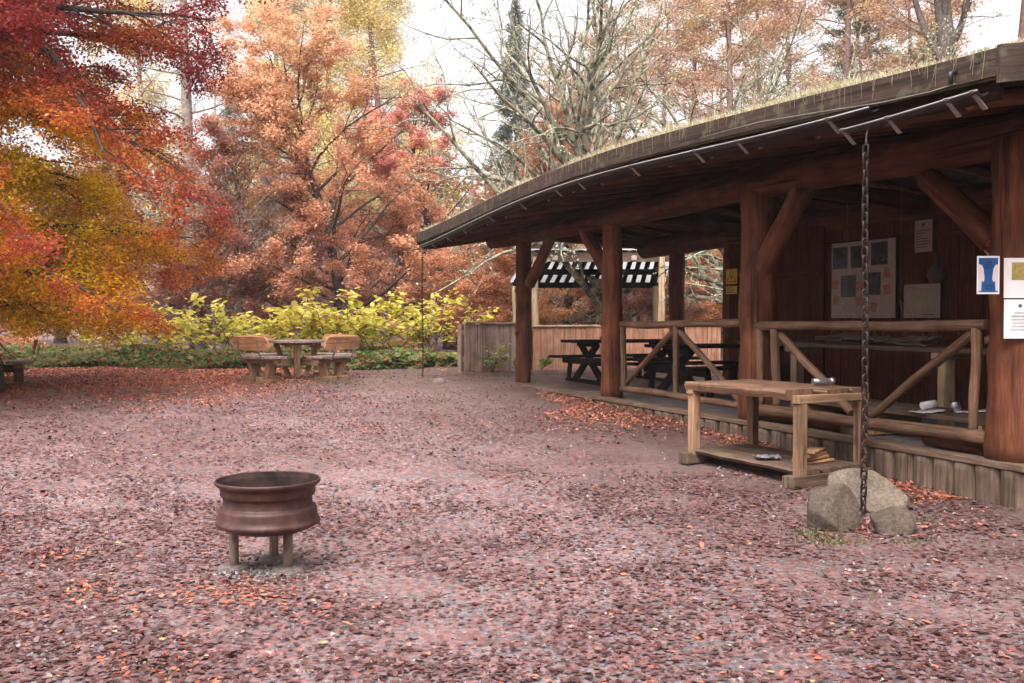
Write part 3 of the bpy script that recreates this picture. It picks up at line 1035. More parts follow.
for a, b in zip(cuts[:-1], cuts[1:]):
    mb = MB()
    strip(mb, a + 0.004, b - 0.004, EAVE_V - 0.02, lambda u: EH(u) + 0.012, lambda u: EH(u) - 0.165, 0.03)
    mb.build('fascia', M['fascia'], ROOF)
# a lower inner eave board just behind the gutter
mb = MB()
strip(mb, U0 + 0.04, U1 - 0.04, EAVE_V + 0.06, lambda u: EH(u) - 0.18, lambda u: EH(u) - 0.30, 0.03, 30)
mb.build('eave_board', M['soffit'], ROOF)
for ue, s in ((U0, -1), (U1, 1)):
    mb = MB()
    for v0, v1 in ((EAVE_V - 0.02, RIDGE), (RIDGE, 2 * RIDGE - EAVE_V)):
        outl = [B(ue, v0, RZ(ue, v0) + 0.03), B(ue, v1, RZ(ue, v1) + 0.03), B(ue, v1, RZ(ue, v1) - 0.21), B(ue, v0, RZ(ue, v0) - 0.21)]
        mb.prism(outl, UA * (0.035 * s))
    mb.build('barge_board', M['fascia'], ROOF)

# gutters
GUT_V = EAVE_V - 0.085
def gutter(pxs, name, r=0.05):
    pl = sorted(onv(x, y, GUT_V) for x, y in pxs)
    us = np.linspace(pl[0][0], pl[-1][0], 26)
    zs = np.interp(us, [p[0] for p in pl], [p[1] for p in pl])
    zs = np.polyval(np.polyfit(us, zs, 4), us)
    mb = MB(); n = 9; k0 = 0
    for layer, rr in ((0, r), (1, r - 0.006)):
        for u, z in zip(us, zs):
            for j in range(n):
                th = math.pi * j / (n - 1)
                mb.v.append(B(u, GUT_V - math.cos(th) * rr, z - math.sin(th) * rr * 0.55))
    m = len(us)
    for layer in (0, 1):
        for i in range(m - 1):
            for j in range(n - 1):
                q = layer * m * n + i * n + j
                f = (q, q + n, q + n + 1, q + 1)
                mb.face(f if layer else f[::-1], ((0, 0), (0, 1), (1, 1), (1, 0)), 0, True)
    for i in range(m - 1):
        for j in (0, n - 1):
            a, b = i * n + j, m * n + i * n + j
            mb.face((a, a + n, b + n, b), ((0, 0), (0, 1), (1, 1), (1, 0)))
    for i in (0, m - 1):
        for j in range(n - 1):
            a, b = i * n + j, m * n + i * n + j
            mb.face((a, a + 1, b + 1, b), ((0, 0), (0, 1), (1, 1), (1, 0)))
    g = mb.build(name, M['gutter'], ROOF)
    # rolled outer lip, its pale colour painting the sky highlight
    mb = MB()
    mb.tube([B(u, GUT_V - r, z + 0.002) for u, z in zip(us, zs)], 0.0055, n=6)
    mb.build('gutter_lip_glint', M['gutter_glint'], ROOF)
    return us, zs
g1 = gutter([(422, 246.5), (462, 228), (490, 215), (520, 202), (556, 187), (580, 179), (633, 167), (700, 151), (738, 142), (830, 119), (874, 109)], 'gutter')
g2 = gutter([(845, 131), (890, 119), (950, 101), (983, 91)], 'gutter')
def gz_at(g, u): return float(np.interp(u, g[0], g[1]))
brk = [(g1, onv(x, 200, GUT_V)[0]) for x in (432, 447, 463, 490, 521, 557, 580, 634, 698, 741, 832)] + [(g2, onv(x, 120, GUT_V)[0]) for x in (848, 893, 952, 978)]
for g, u in brk:
    z = gz_at(g, u)
    mb = MB()
    # flat strap from the lip back under the gutter, and up to the eave board
    a = B(u, GUT_V - 0.06, z + 0.006); b = B(u + 0.012, GUT_V + 0.075, z - 0.10)
    mb.board(a, b, 0.036, 0.008)
    mb.build('gutter_bracket', M['strap'], ROOF)
# spare cable drooping under the fascia
mb = MB()
cab = [onv(x, y, EAVE_V - 0.05) for x, y in ((700, 138), (760, 122), (820, 112), (880, 103), (930, 92), (955, 84))]
cab += []
pts = [B(u, EAVE_V - 0.05, z) for u, z in sorted(cab)]
mb.tube(pts, 0.005, n=6)
mb.build('cable', M['string'], ROOF)
# lamp fixing on the fascia
u_, z_ = onv(953, 77, EAVE_V - 0.05)
mb = MB()
mb.tube([B(u_, EAVE_V - 0.022, z_ + .04), B(u_, EAVE_V - 0.075, z_ + .02), B(u_, EAVE_V - 0.07, z_ - .05)], [0.012, 0.018, 0.014], n=8)
mb.build('cable_hook', M['gutter'], ROOF)

# --- deck
DU0, DU1, DV1 = -0.20, 10.9, 2.95
mb = MB()
mb.box(B((DU0 + DU1) / 2, DV1 / 2 + 0.02, DECK - 0.10), UA, VA, (0, 0, 1), DU1 - DU0, DV1 - 0.06, 0.17)
DK = mb.build('deck', M['deck'], SH)
mb = MB()
u = DU0
while u < DU1 - 0.1:
    L = min(rng.uniform(2.6, 3.4), DU1 - u)
    mb.board(B(u + 0.004, 0.02, DECK - 0.005), B(u + L - 0.004, 0.02, DECK - 0.003), 0.19, 0.05, jit=0.004)
    u += L
mb.build('rim_board', M['plank'], DK, bevel=0.006)
u = DU0 + 0.03
while u < DU1 - 0.9:
    w = rng.uniform(0.21, 0.29)
    mb = MB()
    q = B(u + w / 2, 0, 0)
    g = gz(q.x, q.y)
    if DECK - 0.05 - g > 0.02:
        c = B(u + w / 2, 0.0, (DECK - 0.035 + g - 0.1) / 2)
        h = DECK - 0.035 - g + 0.1
        # half-round slab: tube squashed against the deck face
        k = len(mb.v); nseg = 9; o = rng.random() * 30; steps = 6
        lean = rng.uniform(-0.02, 0.02)
        for s in range(steps + 1):
            z = c.z - h / 2 + h * s / steps
            for j in range(nseg):
                th = math.pi * j / (nseg - 1)
                rr = 1 + 0.10 * mnoise.noise(Vector((o, s * 0.7, j * 0.5)))
                mb.v.append(B(u + w / 2 + lean * s / steps - math.cos(th) * (w / 2 - 0.004) * (0.96 + 0.04 * rr), -0.01 - math.sin(th) ** 0.6 * 0.055 * rr, z))
        for s in range(steps):
            for j in range(nseg - 1):
                mb.face((k + s * nseg + j, k + s * nseg + j + 1, k + (s + 1) * nseg + j + 1, k + (s + 1) * nseg + j),
                        ((o + j * .03, o + s * h / steps), (o + j * .03 + .03, o + s * h / steps), (o + j * .03 + .03, o + (s + 1) * h / steps), (o + j * .03, o + (s + 1) * h / steps)), 0, True)
        top = [k + steps * nseg + j for j in range(nseg)]
        mb.face(tuple(top), tuple((o + .01 * j, o) for j in range(nseg)))
        mb.build('stake', M['stake'], DK)
    u += w
# near end of the deck: horizontal boards
mb = MB()
for kk in range(3):
    z = 0.06 + kk * 0.11
    mb.board(B(DU0 - 0.02, 0.02, z), B(DU0 - 0.02, DV1, z), 0.04, 0.10, jit=0.003)
mb.build('end_board', M['plank'], DK, bevel=0.004)

# --- back wall of vertical boards
WV = 2.62
wl, _ = onv(724, 300, WV)
mb = MB(); u = -0.35
while u < wl - 0.02:
    w = min(rng.uniform(0.15, 0.21), wl - u)
    top = 2.78 + rng.uniform(-0.02, 0.02)
    mb.box(B(u + w / 2, WV + rng.uniform(0, 0.012), (DECK + top) / 2), (0, 0, 1), UA, VA, top - DECK, w - 0.006, 0.025, 0.002)
    u += w
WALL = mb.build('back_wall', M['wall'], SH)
mb = MB()
for z in (1.15, 2.5):
    mb.board(B(-0.3, WV - 0.03, z), B(wl - 0.1, WV - 0.03, z), 0.03, 0.09)
mb.build('wall_rail', M['wall'], WALL)
mb = MB(); v = 0.55
while v < 2.6:
    mb.box(B(-0.42, v + 0.09, 1.75), (0, 0, 1), VA, UA, 2.8, 0.176, 0.025, 0.003)
    v += 0.18
mb.build('added_shade_wall', M['wall'], SH)  # unseen wall added to keep the shelter interior dark
# door-like panel left of the boards
mb = MB()
ul, zt = onv(748, 232, WV - 0.03); ur, _ = onv(826, 232, WV - 0.03)
nb_ = 6
for k in range(nb_):
    a = ul + (ur - ul) * k / nb_; b = ul + (ur - ul) * (k + 1) / nb_
    mb.box(B((a + b) / 2, WV - 0.05, (DECK + 0.04 + zt) / 2), (0, 0, 1), UA, VA, zt - DECK - 0.06, abs(b - a) - 0.008, 0.03, 0.002)
DOOR = mb.build('door', M['wall'], SH)
for z in (0.8, 2.1):
    mb = MB()
    mb.board(B(ul - 0.05, WV - 0.072, z), B(ur + 0.05, WV - 0.072, z), 0.014, 0.1)
    mb.build('door_brace', M['wall'], DOOR)
uh, zh = onv(741, 275, WV - 0.08)
mb = MB(); mb.box(B(uh, WV - 0.075, zh), UA, VA, (0, 0, 1), 0.07, 0.02, 0.07)
mb.build('latch', M['strap'], DOOR, bevel=0.004)

# --- rails: a part each, logs as sub-parts
def railing(v, logs):
    root = None
    for nm, a, b, r in logs:
        mb = MB()
        dv = {'top_rail': 0.0, 'upright': 0.0, 'diagonal': 0.045, 'bottom_rail': -0.01}[nm]
        (ua, za), (ub, zb) = onv(*a, v + dv), onv(*b, v + dv)
        log(mb, B(ua, v + dv, za), B(ub, v + dv, zb), r, r * 0.92, bend=0.012, seg=12, n=12, lump=0.12)
        if root is None:
            root = mb.build('railing', [M['rail'], M['log_end']], SH)
        else:
            mb.build(nm, [M['rail'], M['log_end']], root)
railing(0.16, [('top_rail', (622, 324), (741, 323), 0.05), ('upright', (623, 325), (624, 391), 0.047), ('upright', (676, 326), (676, 397), 0.042),
               ('diagonal', (624, 386), (674, 330), 0.04), ('diagonal', (679, 329), (741, 403), 0.04), ('bottom_rail', (622, 389), (742, 406), 0.045)])
railing(0.10, [('top_rail', (752, 326.5), (987, 325), 0.05), ('upright', (760, 328), (761, 405), 0.045), ('upright', (775, 329), (777, 407), 0.05),
               ('upright', (977, 328), (973, 432), 0.042), ('diagonal', (779, 332), (852, 413), 0.045), ('diagonal', (974, 332), (868, 419), 0.043),
               ('bottom_rail', (742, 408), (989, 438), 0.062)])
# short billets lying under the bottom log
mb = MB()
ua, za = onv(988, 450, 0.2); ub, _ = onv(925, 440, 0.2)
log(mb, B(ua + 0.05, 0.24, DECK + 0.085), B(ub, 0.24, DECK + 0.085), 0.075, 0.08, bend=0.01, n=14)
mb.build('kerb_log', log_m, SH)
mb = MB()
ua, _ = onv(742, 410, 0.2); ub, _ = onv(840, 425, 0.2)
log(mb, B(ua, 0.26, DECK + 0.075), B(ub, 0.26, DECK + 0.07), 0.06, 0.07, bend=0.012, n=12)
mb.build('kerb_log', log_m, SH)

# ================================================================== things in the shelter
def wall_frame(u, z, v):
    """thing frame: x to the right as seen from the yard, y into the wall, z up"""
    return math.atan2(-UA.y, -UA.x)


def sheet_thing(name, label, cat, corners, v, th, mat, group=None):
    """corners: pixel box (x0,y0,x1,y1) -> flat board hung on plane v. returns root, (cx, cz, w, h)"""
    x0, y0, x1, y1 = corners
    (ua, za), (ub, zb) = onv(x0, y0, v), onv(x1, (y1), v)
    _, zb2 = onv(x1, y0, v); _, za2 = onv(x0, y1, v)
    zt, zbm = (za + zb2) / 2, (zb + za2) / 2
    uc, zc = (ua + ub) / 2, (zt + zbm) / 2
    w, h = abs(ua - ub), abs(zt - zbm)
    root = MB()
    root.box((0, th / 2, 0), (0, 0, 1), (1, 0, 0), (0, 1, 0), h, w, th)
    o = root.build(name, mat)
    o.location = B(uc, v, zc)
    o.rotation_euler = (0, 0, math.atan2(-UA.y, -UA.x))
    tag(o, label, cat, group)
    return o, w, h


def patch(parent, name, x, z, w, h, mat, off=0.002, rot=0.0):
    mb = MB()
    c, s = math.cos(rot), math.sin(rot)
    mb.box((x, -off, z), (s, 0, c), (c, 0, -s), (0, 1, 0), h, w, 0.002)
    return mb.build(name, mat, parent, local=True)


def text_lines(parent, x, z, w, h, n, mat, off=0.002, seed=0, centre=False):
    """tiny illegible print: rows of short dashes, as one mesh"""
    r = random.Random(seed)
    mb = MB()
    for i in range(n):
        zz = z + h / 2 - h * (i + 0.5) / n
        full = w * r.uniform(0.45, 1.0)
        xx = x - (full / 2 if centre else w / 2)
        end = xx + full
        while xx < end:
            L = r.uniform(0.03, 0.11) * w
            L = min(L, end - xx + 0.002)
            mb.box((xx + L / 2, -off, zz), (1, 0, 0), (0, 0, 1), (0, 1, 0), L, h / n * 0.42, 0.0012)
            xx += L + 0.02 * w
    return mb.build('print', mat, parent, local=True)


WP = WV - 0.075
bd, w, h = sheet_thing('display_board', 'pale display board with five dark photographs on the back wall', 'display board', (832, 241, 895, 318), WP, 0.012, M['paper_old'])
for x, z in ((-.36, .30), (-.06, .30), (.26, .32), (-.22, -.08), (.16, -.06)):
    patch(bd, 'photograph', x * w, z * h, w * .25, h * .29, M['photo'])
for x, z, r_ in ((-.44, -.05, .1), (-.42, -.26, .15), (-.05, -.08, -.1), (.38, .07, .15), (.38, -.14, 0), (-.05, -.28, -.2), (.18, -.36, .25)):
    patch(bd, 'colour_print', x * w, z * h, w * .10, h * .12, M['print'], rot=r_)
nt_, w, h = sheet_thing('paper_notice', 'curled paper notice pinned high on the dark back wall', 'notice', (915, 220, 932, 252), WP, 0.004, M['paper_old'])
patch(nt_, 'emblem', 0, h * .36, w * .16, h * .10, M['ink']); text_lines(nt_, 0, -.08 * h, w * .8, h * .6, 7, M['ink'], seed=2)
mp_, w, h = sheet_thing('wall_map', 'small map sheet with a green patch on the back wall', 'map', (904, 284, 940, 318), WP, 0.004, M['paper_old'])
mb = MB()
ol = [(-0.40, .02), (-.28, .2), (-.08, .28), (.12, .16), (.22, .05), (.36, .12), (.30, -.06), (.38, -.18), (.16, -.16), (-.02, -.24), (-.24, -.16)]
mb.prism([Vector((a * w, -0.0015, b * h)) for a, b in ol][::-1], (0, -0.0015, 0))
mb.build('map_area', M['map'], mp_, local=True)
text_lines(mp_, -.2 * w, .40 * h, w * .4, h * .06, 1, M['ink'], seed=3); text_lines(mp_, .2 * w, -.40 * h, w * .4, h * .06, 1, M['ink'], seed=5)

# yellow warning signs on the wall end
ws, w, h = sheet_thing('warning_sign', 'yellow warning sign with a black triangle on the wall end', 'sign', (726, 269, 737, 284), WP, 0.004, M['yellow'])
mb = MB()
ap, bl, br = Vector((0, -0.002, .40 * h)), Vector((-.42 * w, -0.002, -.34 * h)), Vector((.42 * w, -0.002, -.34 * h))
for a, b in ((ap, bl), (bl, br), (br, ap)):
    mb.board(a, b, 0.010, 0.0015, up=(0, 1, 0))
mb.build('triangle', M['ink'], ws, local=True)
mb = MB()
mb.prism([Vector((x * w, -0.0015, z * h)) for x, z in ((.03, .18), (-.12, -.08), (0, -.06), (-.04, -.26), (.12, 0), (.01, -.02))][::-1], (0, -0.0015, 0))
mb.build('symbol', M['ink'], ws, local=True)
ws2, w, h = sheet_thing('instruction_sign', 'yellow text sign right under the black triangle sign', 'sign', (726, 286, 737, 294), WP, 0.004, M['yellow'])
text_lines(ws2, 0, 0, w * .8, h * .8, 3, M['ink'], seed=8)

# a small hanging ornament on the wall
uo, zo = onv(942, 272, WP)
mb = MB()
mb.lathe([(0.001, -.13), (.07, -.12), (.105, -.04), (.085, .04), (.03, .085), (.018, .16), (.03, .2), (.001, .22)], 12)
orn = mb.build('gourd_ornament', simple('dusty_gourd', (0.10, 0.07, 0.055), rough=0.7))
orn.location = B(uo, WP - 0.09, zo); tag(orn, 'dark gourd shaped ornament hung beside the map sheet', 'ornament')

# posters on the near post and beside it
FRZ = math.atan2(-UA.y, -UA.x)
pc = B(post_specs[0][0], 0.2, 0)
def post_sheet(name, label, cat, px0, py0, px1, py1, Y, mat, face, th=0.003):
    c = at((px0 + px1) / 2, (py0 + py1) / 2, Y)
    sc_ = Y / F
    w, h = (px1 - px0) * sc_ / max(0.5, abs(math.cos(face))), (py1 - py0) * sc_
    mb = MB(); mb.box((0, th / 2, 0), (0, 0, 1), (1, 0, 0), (0, 1, 0), h, w, th)
    o = mb.build(name, mat); o.location = c; o.rotation_euler = (0, 0, face)
    tag(o, label, cat)
    return o, w, h
bp, w, h = post_sheet('blue_poster', 'small blue leaflet with white shapes hung beside the thick near post', 'poster', 977, 256, 999.5, 294, 7.62, M['paper'], 0.0)
patch(bp, 'blue_panel', 0, 0, w * .86, h * .90, M['blue'])
mb = MB()
for s in (-1, 1):
    ol = [(.43, .28), (.30, .26), (.22, .16), (.17, -.1), (.21, -.18), (.30, -.16), (.32, -.42), (.43, -.42)]
    pts = [Vector((s * a * w, -0.0032, b * h)) for a, b in ol]
    mb.prism(pts if s < 0 else pts[::-1], (0, -0.001, 0))
mb.build('hand_shape', M['hand'], bp, local=True)
text_lines(bp, 0, .26 * h, w * .4, h * .2, 3, M['blue_dark'], off=0.0038, seed=11, centre=True); text_lines(bp, 0, -.30 * h, w * .5, h * .14, 3, M['blue_dark'], off=0.0038, seed=12, centre=True)
mb = MB(); mb.tube([(0, 0.0, h * .5), (0.01, .03, h * .56), (.035, 0.13, h * .66)], .006, n=6); mb.build('nail', M['strap'], bp, local=True)
py_ = pc.y - 0.232
n1, w, h = post_sheet('photo_notice', 'white sheet with a colour landscape photo on the thick near post', 'notice', 1004, 258, 1036, 298, py_, M['paper'], 0.0)
patch(n1, 'landscape_photo', .05 * w, .17 * h, w * .62, h * .44, M['landscape']); 
n2, w, h = post_sheet('text_notice', 'white printed sheet with a crest under the landscape photo sheet', 'notice', 1004, 299.5, 1036, 338.5, py_, M['paper'], 0.0)
mb = MB()
for (x, z, a, b) in ((0, 0, .05, .05), (-.03, .03, .03, .03), (.03, .03, .03, .03), (0, -.035, .07, .02), (.045, -.01, .02, .04), (-.045, -.01, .02, .04)):
    mb.box((x * w, -0.002, (.34 + z) * h), (0, 0, 1), (1, 0, 0), (0, 1, 0), b * h, a * w, 0.0012)
mb.build('crest', M['ink'], n2, local=True)
text_lines(n2, 0, -.06 * h, w * .66, h * .52, 6, simple('grey_ink', (0.36, 0.35, 0.35), bump=0), seed=14, centre=True)

# counter along the inside with square legs
CV = 1.45
cu0, cu1 = 1.0, 5.4
ct = thing('long_counter', 'long narrow plank counter on pale square legs inside the shelter', 'counter', tuple(B(3.2, CV, DECK)), FRZ)
CZ = 1.175
for k, (vv, ww) in enumerate(((CV - 0.13, 0.24), (CV + 0.13, 0.24))):
    mb = MB(); mb.board(B(cu0, vv, CZ), B(cu1, vv, CZ), ww, 0.045, jit=0.004)
    mb.build('plank_top', M['plank'], ct, bevel=0.004)
for px in (946, 797):
    ul_, _ = onv(px, 400, CV - 0.1)
    mb = MB(); mb.box(B(ul_, CV - 0.1, (DECK + CZ - 0.02) / 2 - 0.03), (0, 0, 1), UA, VA, CZ - DECK - 0.085, 0.115, 0.115)
    mb.build('leg', M['pale_wood'], ct, bevel=0.005)
    mb = MB(); mb.box(B(ul_, CV, CZ - 0.055), VA, UA, (0, 0, 1), 0.5, 0.11, 0.06)
    mb.build('bearer', M['pale_wood'], ct, bevel=0.005)

# low bench with papers
LV = 0.72
lb = thing('low_bench', 'low rough plank bench behind the front rail of the shelter', 'bench', tuple(B(1.6, LV, DECK)), FRZ)
LZ = DECK + 0.25
mb = MB()
for vv in (LV - 0.2, LV + 0.02, LV + 0.24):
    mb.board(B(0.35, vv, LZ), B(3.3, vv + 0.02, LZ), 0.2, 0.045, jit=0.006)
mb.build('seat', M['plank'], lb, bevel=0.004)
for u_ in (0.7, 2.0, 3.05):
    mb = MB(); mb.box(B(u_, LV, DECK + 0.11), VA, UA, (0, 0, 1), 0.6, 0.10, 0.22)
    mb.build('bearer', M['split'], lb, bevel=0.005)
def paper_on(px, py, w, d, rz, name, label):
    dd = ray(px, py); k = (LZ + 0.026 - EYE) / dd.z
    p = Vector((0, 0, EYE)) + dd * k
    mb = MB()
    nx = 6; kk = 0
    for i in range(nx + 1):
        for j in range(2):
            x = (i / nx - .5) * w
            mb.v.append(Vector((x, (j - .5) * d, 0.004 + 0.022 * (i / nx) ** 3 + .004 * math.sin(i * 2.1))))
    for i in range(nx):
        q = i * 2
        mb.face((q, q + 2, q + 3, q + 1), ((0, 0), (1, 0), (1, 1), (0, 1)), 0, True)
    o = mb.build(name, M['paper'])
    sol = o.modifiers.new('thick', 'SOLIDIFY'); sol.thickness = 0.002
    o.location = p; o.rotation_euler = (0, 0, rz); tag(o, label, 'paper')
    return p
p1 = paper_on(927, 412, 0.26, 0.2, 0.3, 'paper_sheet', 'white loose sheet lying under the paper roll on the low bench')
p2 = paper_on(972, 412, 0.32, 0.2, -0.1, 'paper_sheet', 'wider white sheet lying beside the rail end on the low bench')
mb = MB(); mb.tube([Vector((-.07, 0, .055)), Vector((.07, .03, .075))], [.034, .034], n=14)
o = mb.build('paper_roll', M['paper']); o.location = p1 + Vector((.03, .02, 0)); tag(o, 'short thick white paper roll on the loose sheet', 'roll')
mb = MB(); mb.lathe([(0.001, 0), (.05, .0), (.055, .05), (.04, .09), (.036, .1), (.03, .09), (.045, .05), (.001, .01)], 14)
o = mb.build('tin_mug', M['silver']); o.location = p2 + Vector((-.13, .06, -.005)); tag(o, 'small grey tin mug on the low bench by the sheets', 'mug')

# twig bundles on the counter, tied with strings to the wall
for bi, (xa, xb, ax_, ay_, lab) in enumerate(((822, 880, 846, 303, 'flat raft of twigs hung by strings under the display board'), (878, 934, 900, 300, 'flat raft of mossy twigs hung by strings below the map sheet'))):
    cxp = (xa + xb) / 2
    uc, _ = onv(cxp, 343, CV); zc = CZ + 0.05
    tb = thing('twig_raft', lab, 'twig raft', tuple(B(uc, CV, zc)), FRZ, 'twig rafts over the counter')
    mb = MB()
    (ua, _), (ub, _) = onv(xa, 343, CV), onv(xb, 343, CV)
    L = abs(ua - ub)
    for k in range(26):
        x = rng.uniform(-.5, .1) * L; y = rng.uniform(-.17, .17); z = rng.uniform(0, .06)
        dl = rng.uniform(.3, .6) * L
        a = Vector((x, y, z)); b = a + Vector((dl, rng.uniform(-.1, .1), rng.uniform(-.03, .05)))
        mb.tube(logpts(a, b, .05, 5), [rng.uniform(.008, .016)] * 6, n=6)
    mb.build('twigs', M['twig'], tb, local=True)
    ua_, za_ = onv(ax_, ay_, CV)
    apex = B(ua_, CV, za_)
    mb = MB()
    for sx_ in (-.42, -.15, .15, .42):
        q = world(tb) @ Vector((sx_ * L, rng.uniform(-.12, .12), .03))
        mb.tube([q, apex], .0025, n=4)
    hook = B(ua_, CV + .02, RZ(ua_, CV) - .22)
    mb.tube([apex, hook], .0015, n=4)
    mb.build('string', M['string'], tb)

# dark picnic tables on the deck
def dark_table(label, u, v, group):
    t = thing('picnic_table', label, 'picnic table', tuple(B(u, v, DECK - 0.015)), math.atan2(VA.y, VA.x), group)
    mb = MB()
    for k in range(5):
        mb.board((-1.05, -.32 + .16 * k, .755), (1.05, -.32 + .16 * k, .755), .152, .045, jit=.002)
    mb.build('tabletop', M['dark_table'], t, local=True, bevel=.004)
    for s in (-1, 1):
        mb = MB()
        for k in range(2):
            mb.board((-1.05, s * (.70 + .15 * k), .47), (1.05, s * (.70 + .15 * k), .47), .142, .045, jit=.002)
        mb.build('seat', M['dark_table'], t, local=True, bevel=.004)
    for x in (-.72, .72):
        mb = MB()
        # X trestle with a foot and a seat bearer
        mb.board((x, -.62, .05), (x, .30, .73), .05, .13, up=(0, -.6, .8)); mb.board((x + .055, .62, .05), (x + .055, -.30, .73), .05, .13, up=(0, .6, .8))
        mb.board((x - .06, -.86, .41), (x - .06, .86, .41), .05, .11)
        mb.board((x, -.78, .045), (x, .78, .045), .12, .09)
        mb.board((x, -.36, .70), (x, .36, .70), .06, .07)
        for s in (-1, 1):
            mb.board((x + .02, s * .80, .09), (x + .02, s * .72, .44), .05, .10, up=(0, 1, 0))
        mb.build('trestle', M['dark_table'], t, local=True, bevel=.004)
    return t
dark_table('dark picnic table standing between the two far posts of the shelter', 9.75, 1.85, 'dark picnic tables in the shelter')
tb2 = dup([o for o in COL.objects if o.name == 'picnic_table'][0], tuple(B(6.6, 1.75, DECK - 0.015)), math.atan2(VA.y, VA.x), 1.0, 'dark picnic table standing behind the cross braced far rail', 'dark picnic tables in the shelter')

# ================================================================== rain chains
def chain(label, px, ybot, v, ztop_fn, link=0.062):
    u, _ = onv(px, 300, v)
    p = B(u, v, 0)
    g = gh(p.x, p.y)
    zt = ztop_fn(u)
    t = thing('rain_chain', label, 'chain', (p.x, p.y, g), 0, 'rain chains hanging from the gutter')
    H = zt - g
    mb = MB()
    n = int((H - 0.12) / (link * 0.74))
    r = link * 0.10
    for k in range(n):
        z = 0.02 + r + k * link * 0.74 + link / 2
        pts = []
        hw, hl = link * 0.26, link * 0.27
        for a in range(14):
            th = 2 * math.pi * a / 14
            zz = math.sin(th) * hw + (hl if math.sin(th) > 0 else -hl)
            x = math.cos(th) * hw
            tw = rng.uniform(-.04, .04)
            pts.append(Vector((x, tw * .05, z + zz)) if k % 2 else Vector((tw * .05, x, z + zz)))
        rot = Matrix.Rotation(0.5 + rng.uniform(-.25, .25), 3, 'Z')
        sway = 0.006 * math.sin(k * .13)
        mb.tube([rot @ q + Vector((sway, 0, 0)) for q in pts], r, n=6, closed=True)
    mb.build('links', M['chain'], t, local=True)
    mb = MB(); mb.tube([(0, 0, H - 0.10), (0.0, 0, H - .03), (.01, 0, H + .02)], .006, n=6)
    mb.build('hook', M['strap'], t, local=True)
    return t
chain('rusty rain chain hanging down to the boulders by the work table', 865, 510, GUT_V, lambda u: gz_at(g2, max(u, g2[0][0])) - 0.05, 0.085)
chain('thin dark rain chain hanging from the far corner of the roof', 422.5, 382, GUT_V, lambda u: gz_at(g1, u) - 0.05, 0.055)
# ================================================================== FIRE PIT
fx, fy = -1.456, 5.92
fp = thing('fire_pit', 'rusty fire pit made from a steel wheel rim on three legs', 'fire pit', (fx, fy, gh(fx, fy)))
prof = [(0.001, .252), (.13, .249), (.19, .250), (.235, .256), (.262, .268), (.285, .280), (.304, .288), (.3125, .297), (.3135, .306), (.309, .316), (.302, .326), (.297, .345),
        (.294, .372), (.291, .386), (.284, .394), (.272, .399), (.268, .406), (.267, .43), (.267, .452), (.270, .458), (.279, .462), (.284, .470), (.285, .495), (.286, .512), (.292, .519), (.304, .524), (.313, .532), (.317, .542), (.316, .551), (.311, .556),
        (.306, .552), (.300, .540), (.288, .528), (.279, .518), (.278, .470), (.262, .455), (.259, .430), (.259, .41), (.275, .39), (.286, .36), (.288, .32), (.27, .30), (.15, .295), (.001, .295)]
mb = MB(); mb.lathe([(r_ * .975, z_) for r_, z_ in prof], 72)
for fi in range(30 * 72, len(mb.f)): mb.m[fi] = 1
bowl = mb.build('bowl', [M['rust'], simple('sooted_steel', (0.012, 0.009, 0.009), col2=(0.042, 0.026, 0.022), rough=0.9, scale=9, spec=0.08)], fp, local=True)
mb = MB()
for k in range(420):
    a = rng.random() * 6.28; r = .25 * math.sqrt(rng.random()); s = rng.uniform(.008, .024)
    z = .325 + .035 * math.exp(-(r / .15) ** 2) + rng.uniform(0, .015)
    c = Vector((r * math.cos(a), r * math.sin(a), z))
    mb.box(c, (rng.gauss(0, 1), rng.gauss(0, 1), rng.gauss(0, 1)), Vector((1, .3, .2)).cross(Vector((rng.random(), 1, rng.random()))), (0, 0, 1), s * 1.6, s, s, s * .25)
mb.build('ash_bed', simple('ash', (0.06, 0.05, 0.048), col2=(0.32, 0.30, 0.29), scale=30, rough=0.95), bowl)
M['leg_metal'] = wood('leg_metal', (0.12, 0.085, 0.07), (0.34, 0.27, 0.23), sx=20, sy=5, rough=0.7, streak=.3)
for px, py, nm in ((234, 571, 0), (288, 573, 1), (274, 562, 2)):
    d = ray(px, py); k = (gh(fx, fy) - EYE) / d.z
    p = Vector((0, 0, EYE)) + d * k
    q = Vector((fx, fy, p.z))
    mb = MB(); mb.tube([p + Vector((0, 0, 0.0)), p + Vector((0, 0, .1)), (p + Vector((0, 0, .285)))], [.030, .0285, .028], n=14)
    leg = mb.build('leg', M['leg_metal'], fp)
    mb = MB()
    pts = []
    mb.lathe([(.001, .042), (.05, .042), (.082, .036), (.098, .018), (.10, -.03)], 16)
    for i in range(len(mb.v)):
        mb.v[i] = mb.v[i] * (1 + .18 * mnoise.noise(mb.v[i] * 22 + Vector((px, 0, 0)))) + p
    mb.build('foot_pad', M['concrete'], leg)
# ash and charcoal scattered below
cs = []
mb = MB()
for k in range(520):
    a = rng.random() * 6.28; r = abs(rng.gauss(0, .13))
    x, y = fx + .05 + r * math.cos(a) * 1.25, fy - .03 + r * math.sin(a)
    s = rng.uniform(.005, .02)
    mb.box((x, y, gh(x, y) + s * .3 + .004), (rng.gauss(0, 1), rng.gauss(0, 1), rng.gauss(0, .4)), (rng.gauss(0, 1), rng.gauss(0, 1), .1), (0, 0, 1), s * 1.5, s, s * .7, s * .2)
o = mb.build('ash_litter', simple('ash_chips', (0.035, 0.03, 0.03), col2=(0.40, 0.36, 0.34), scale=38, rough=0.95)); tag(o, kind='stuff')

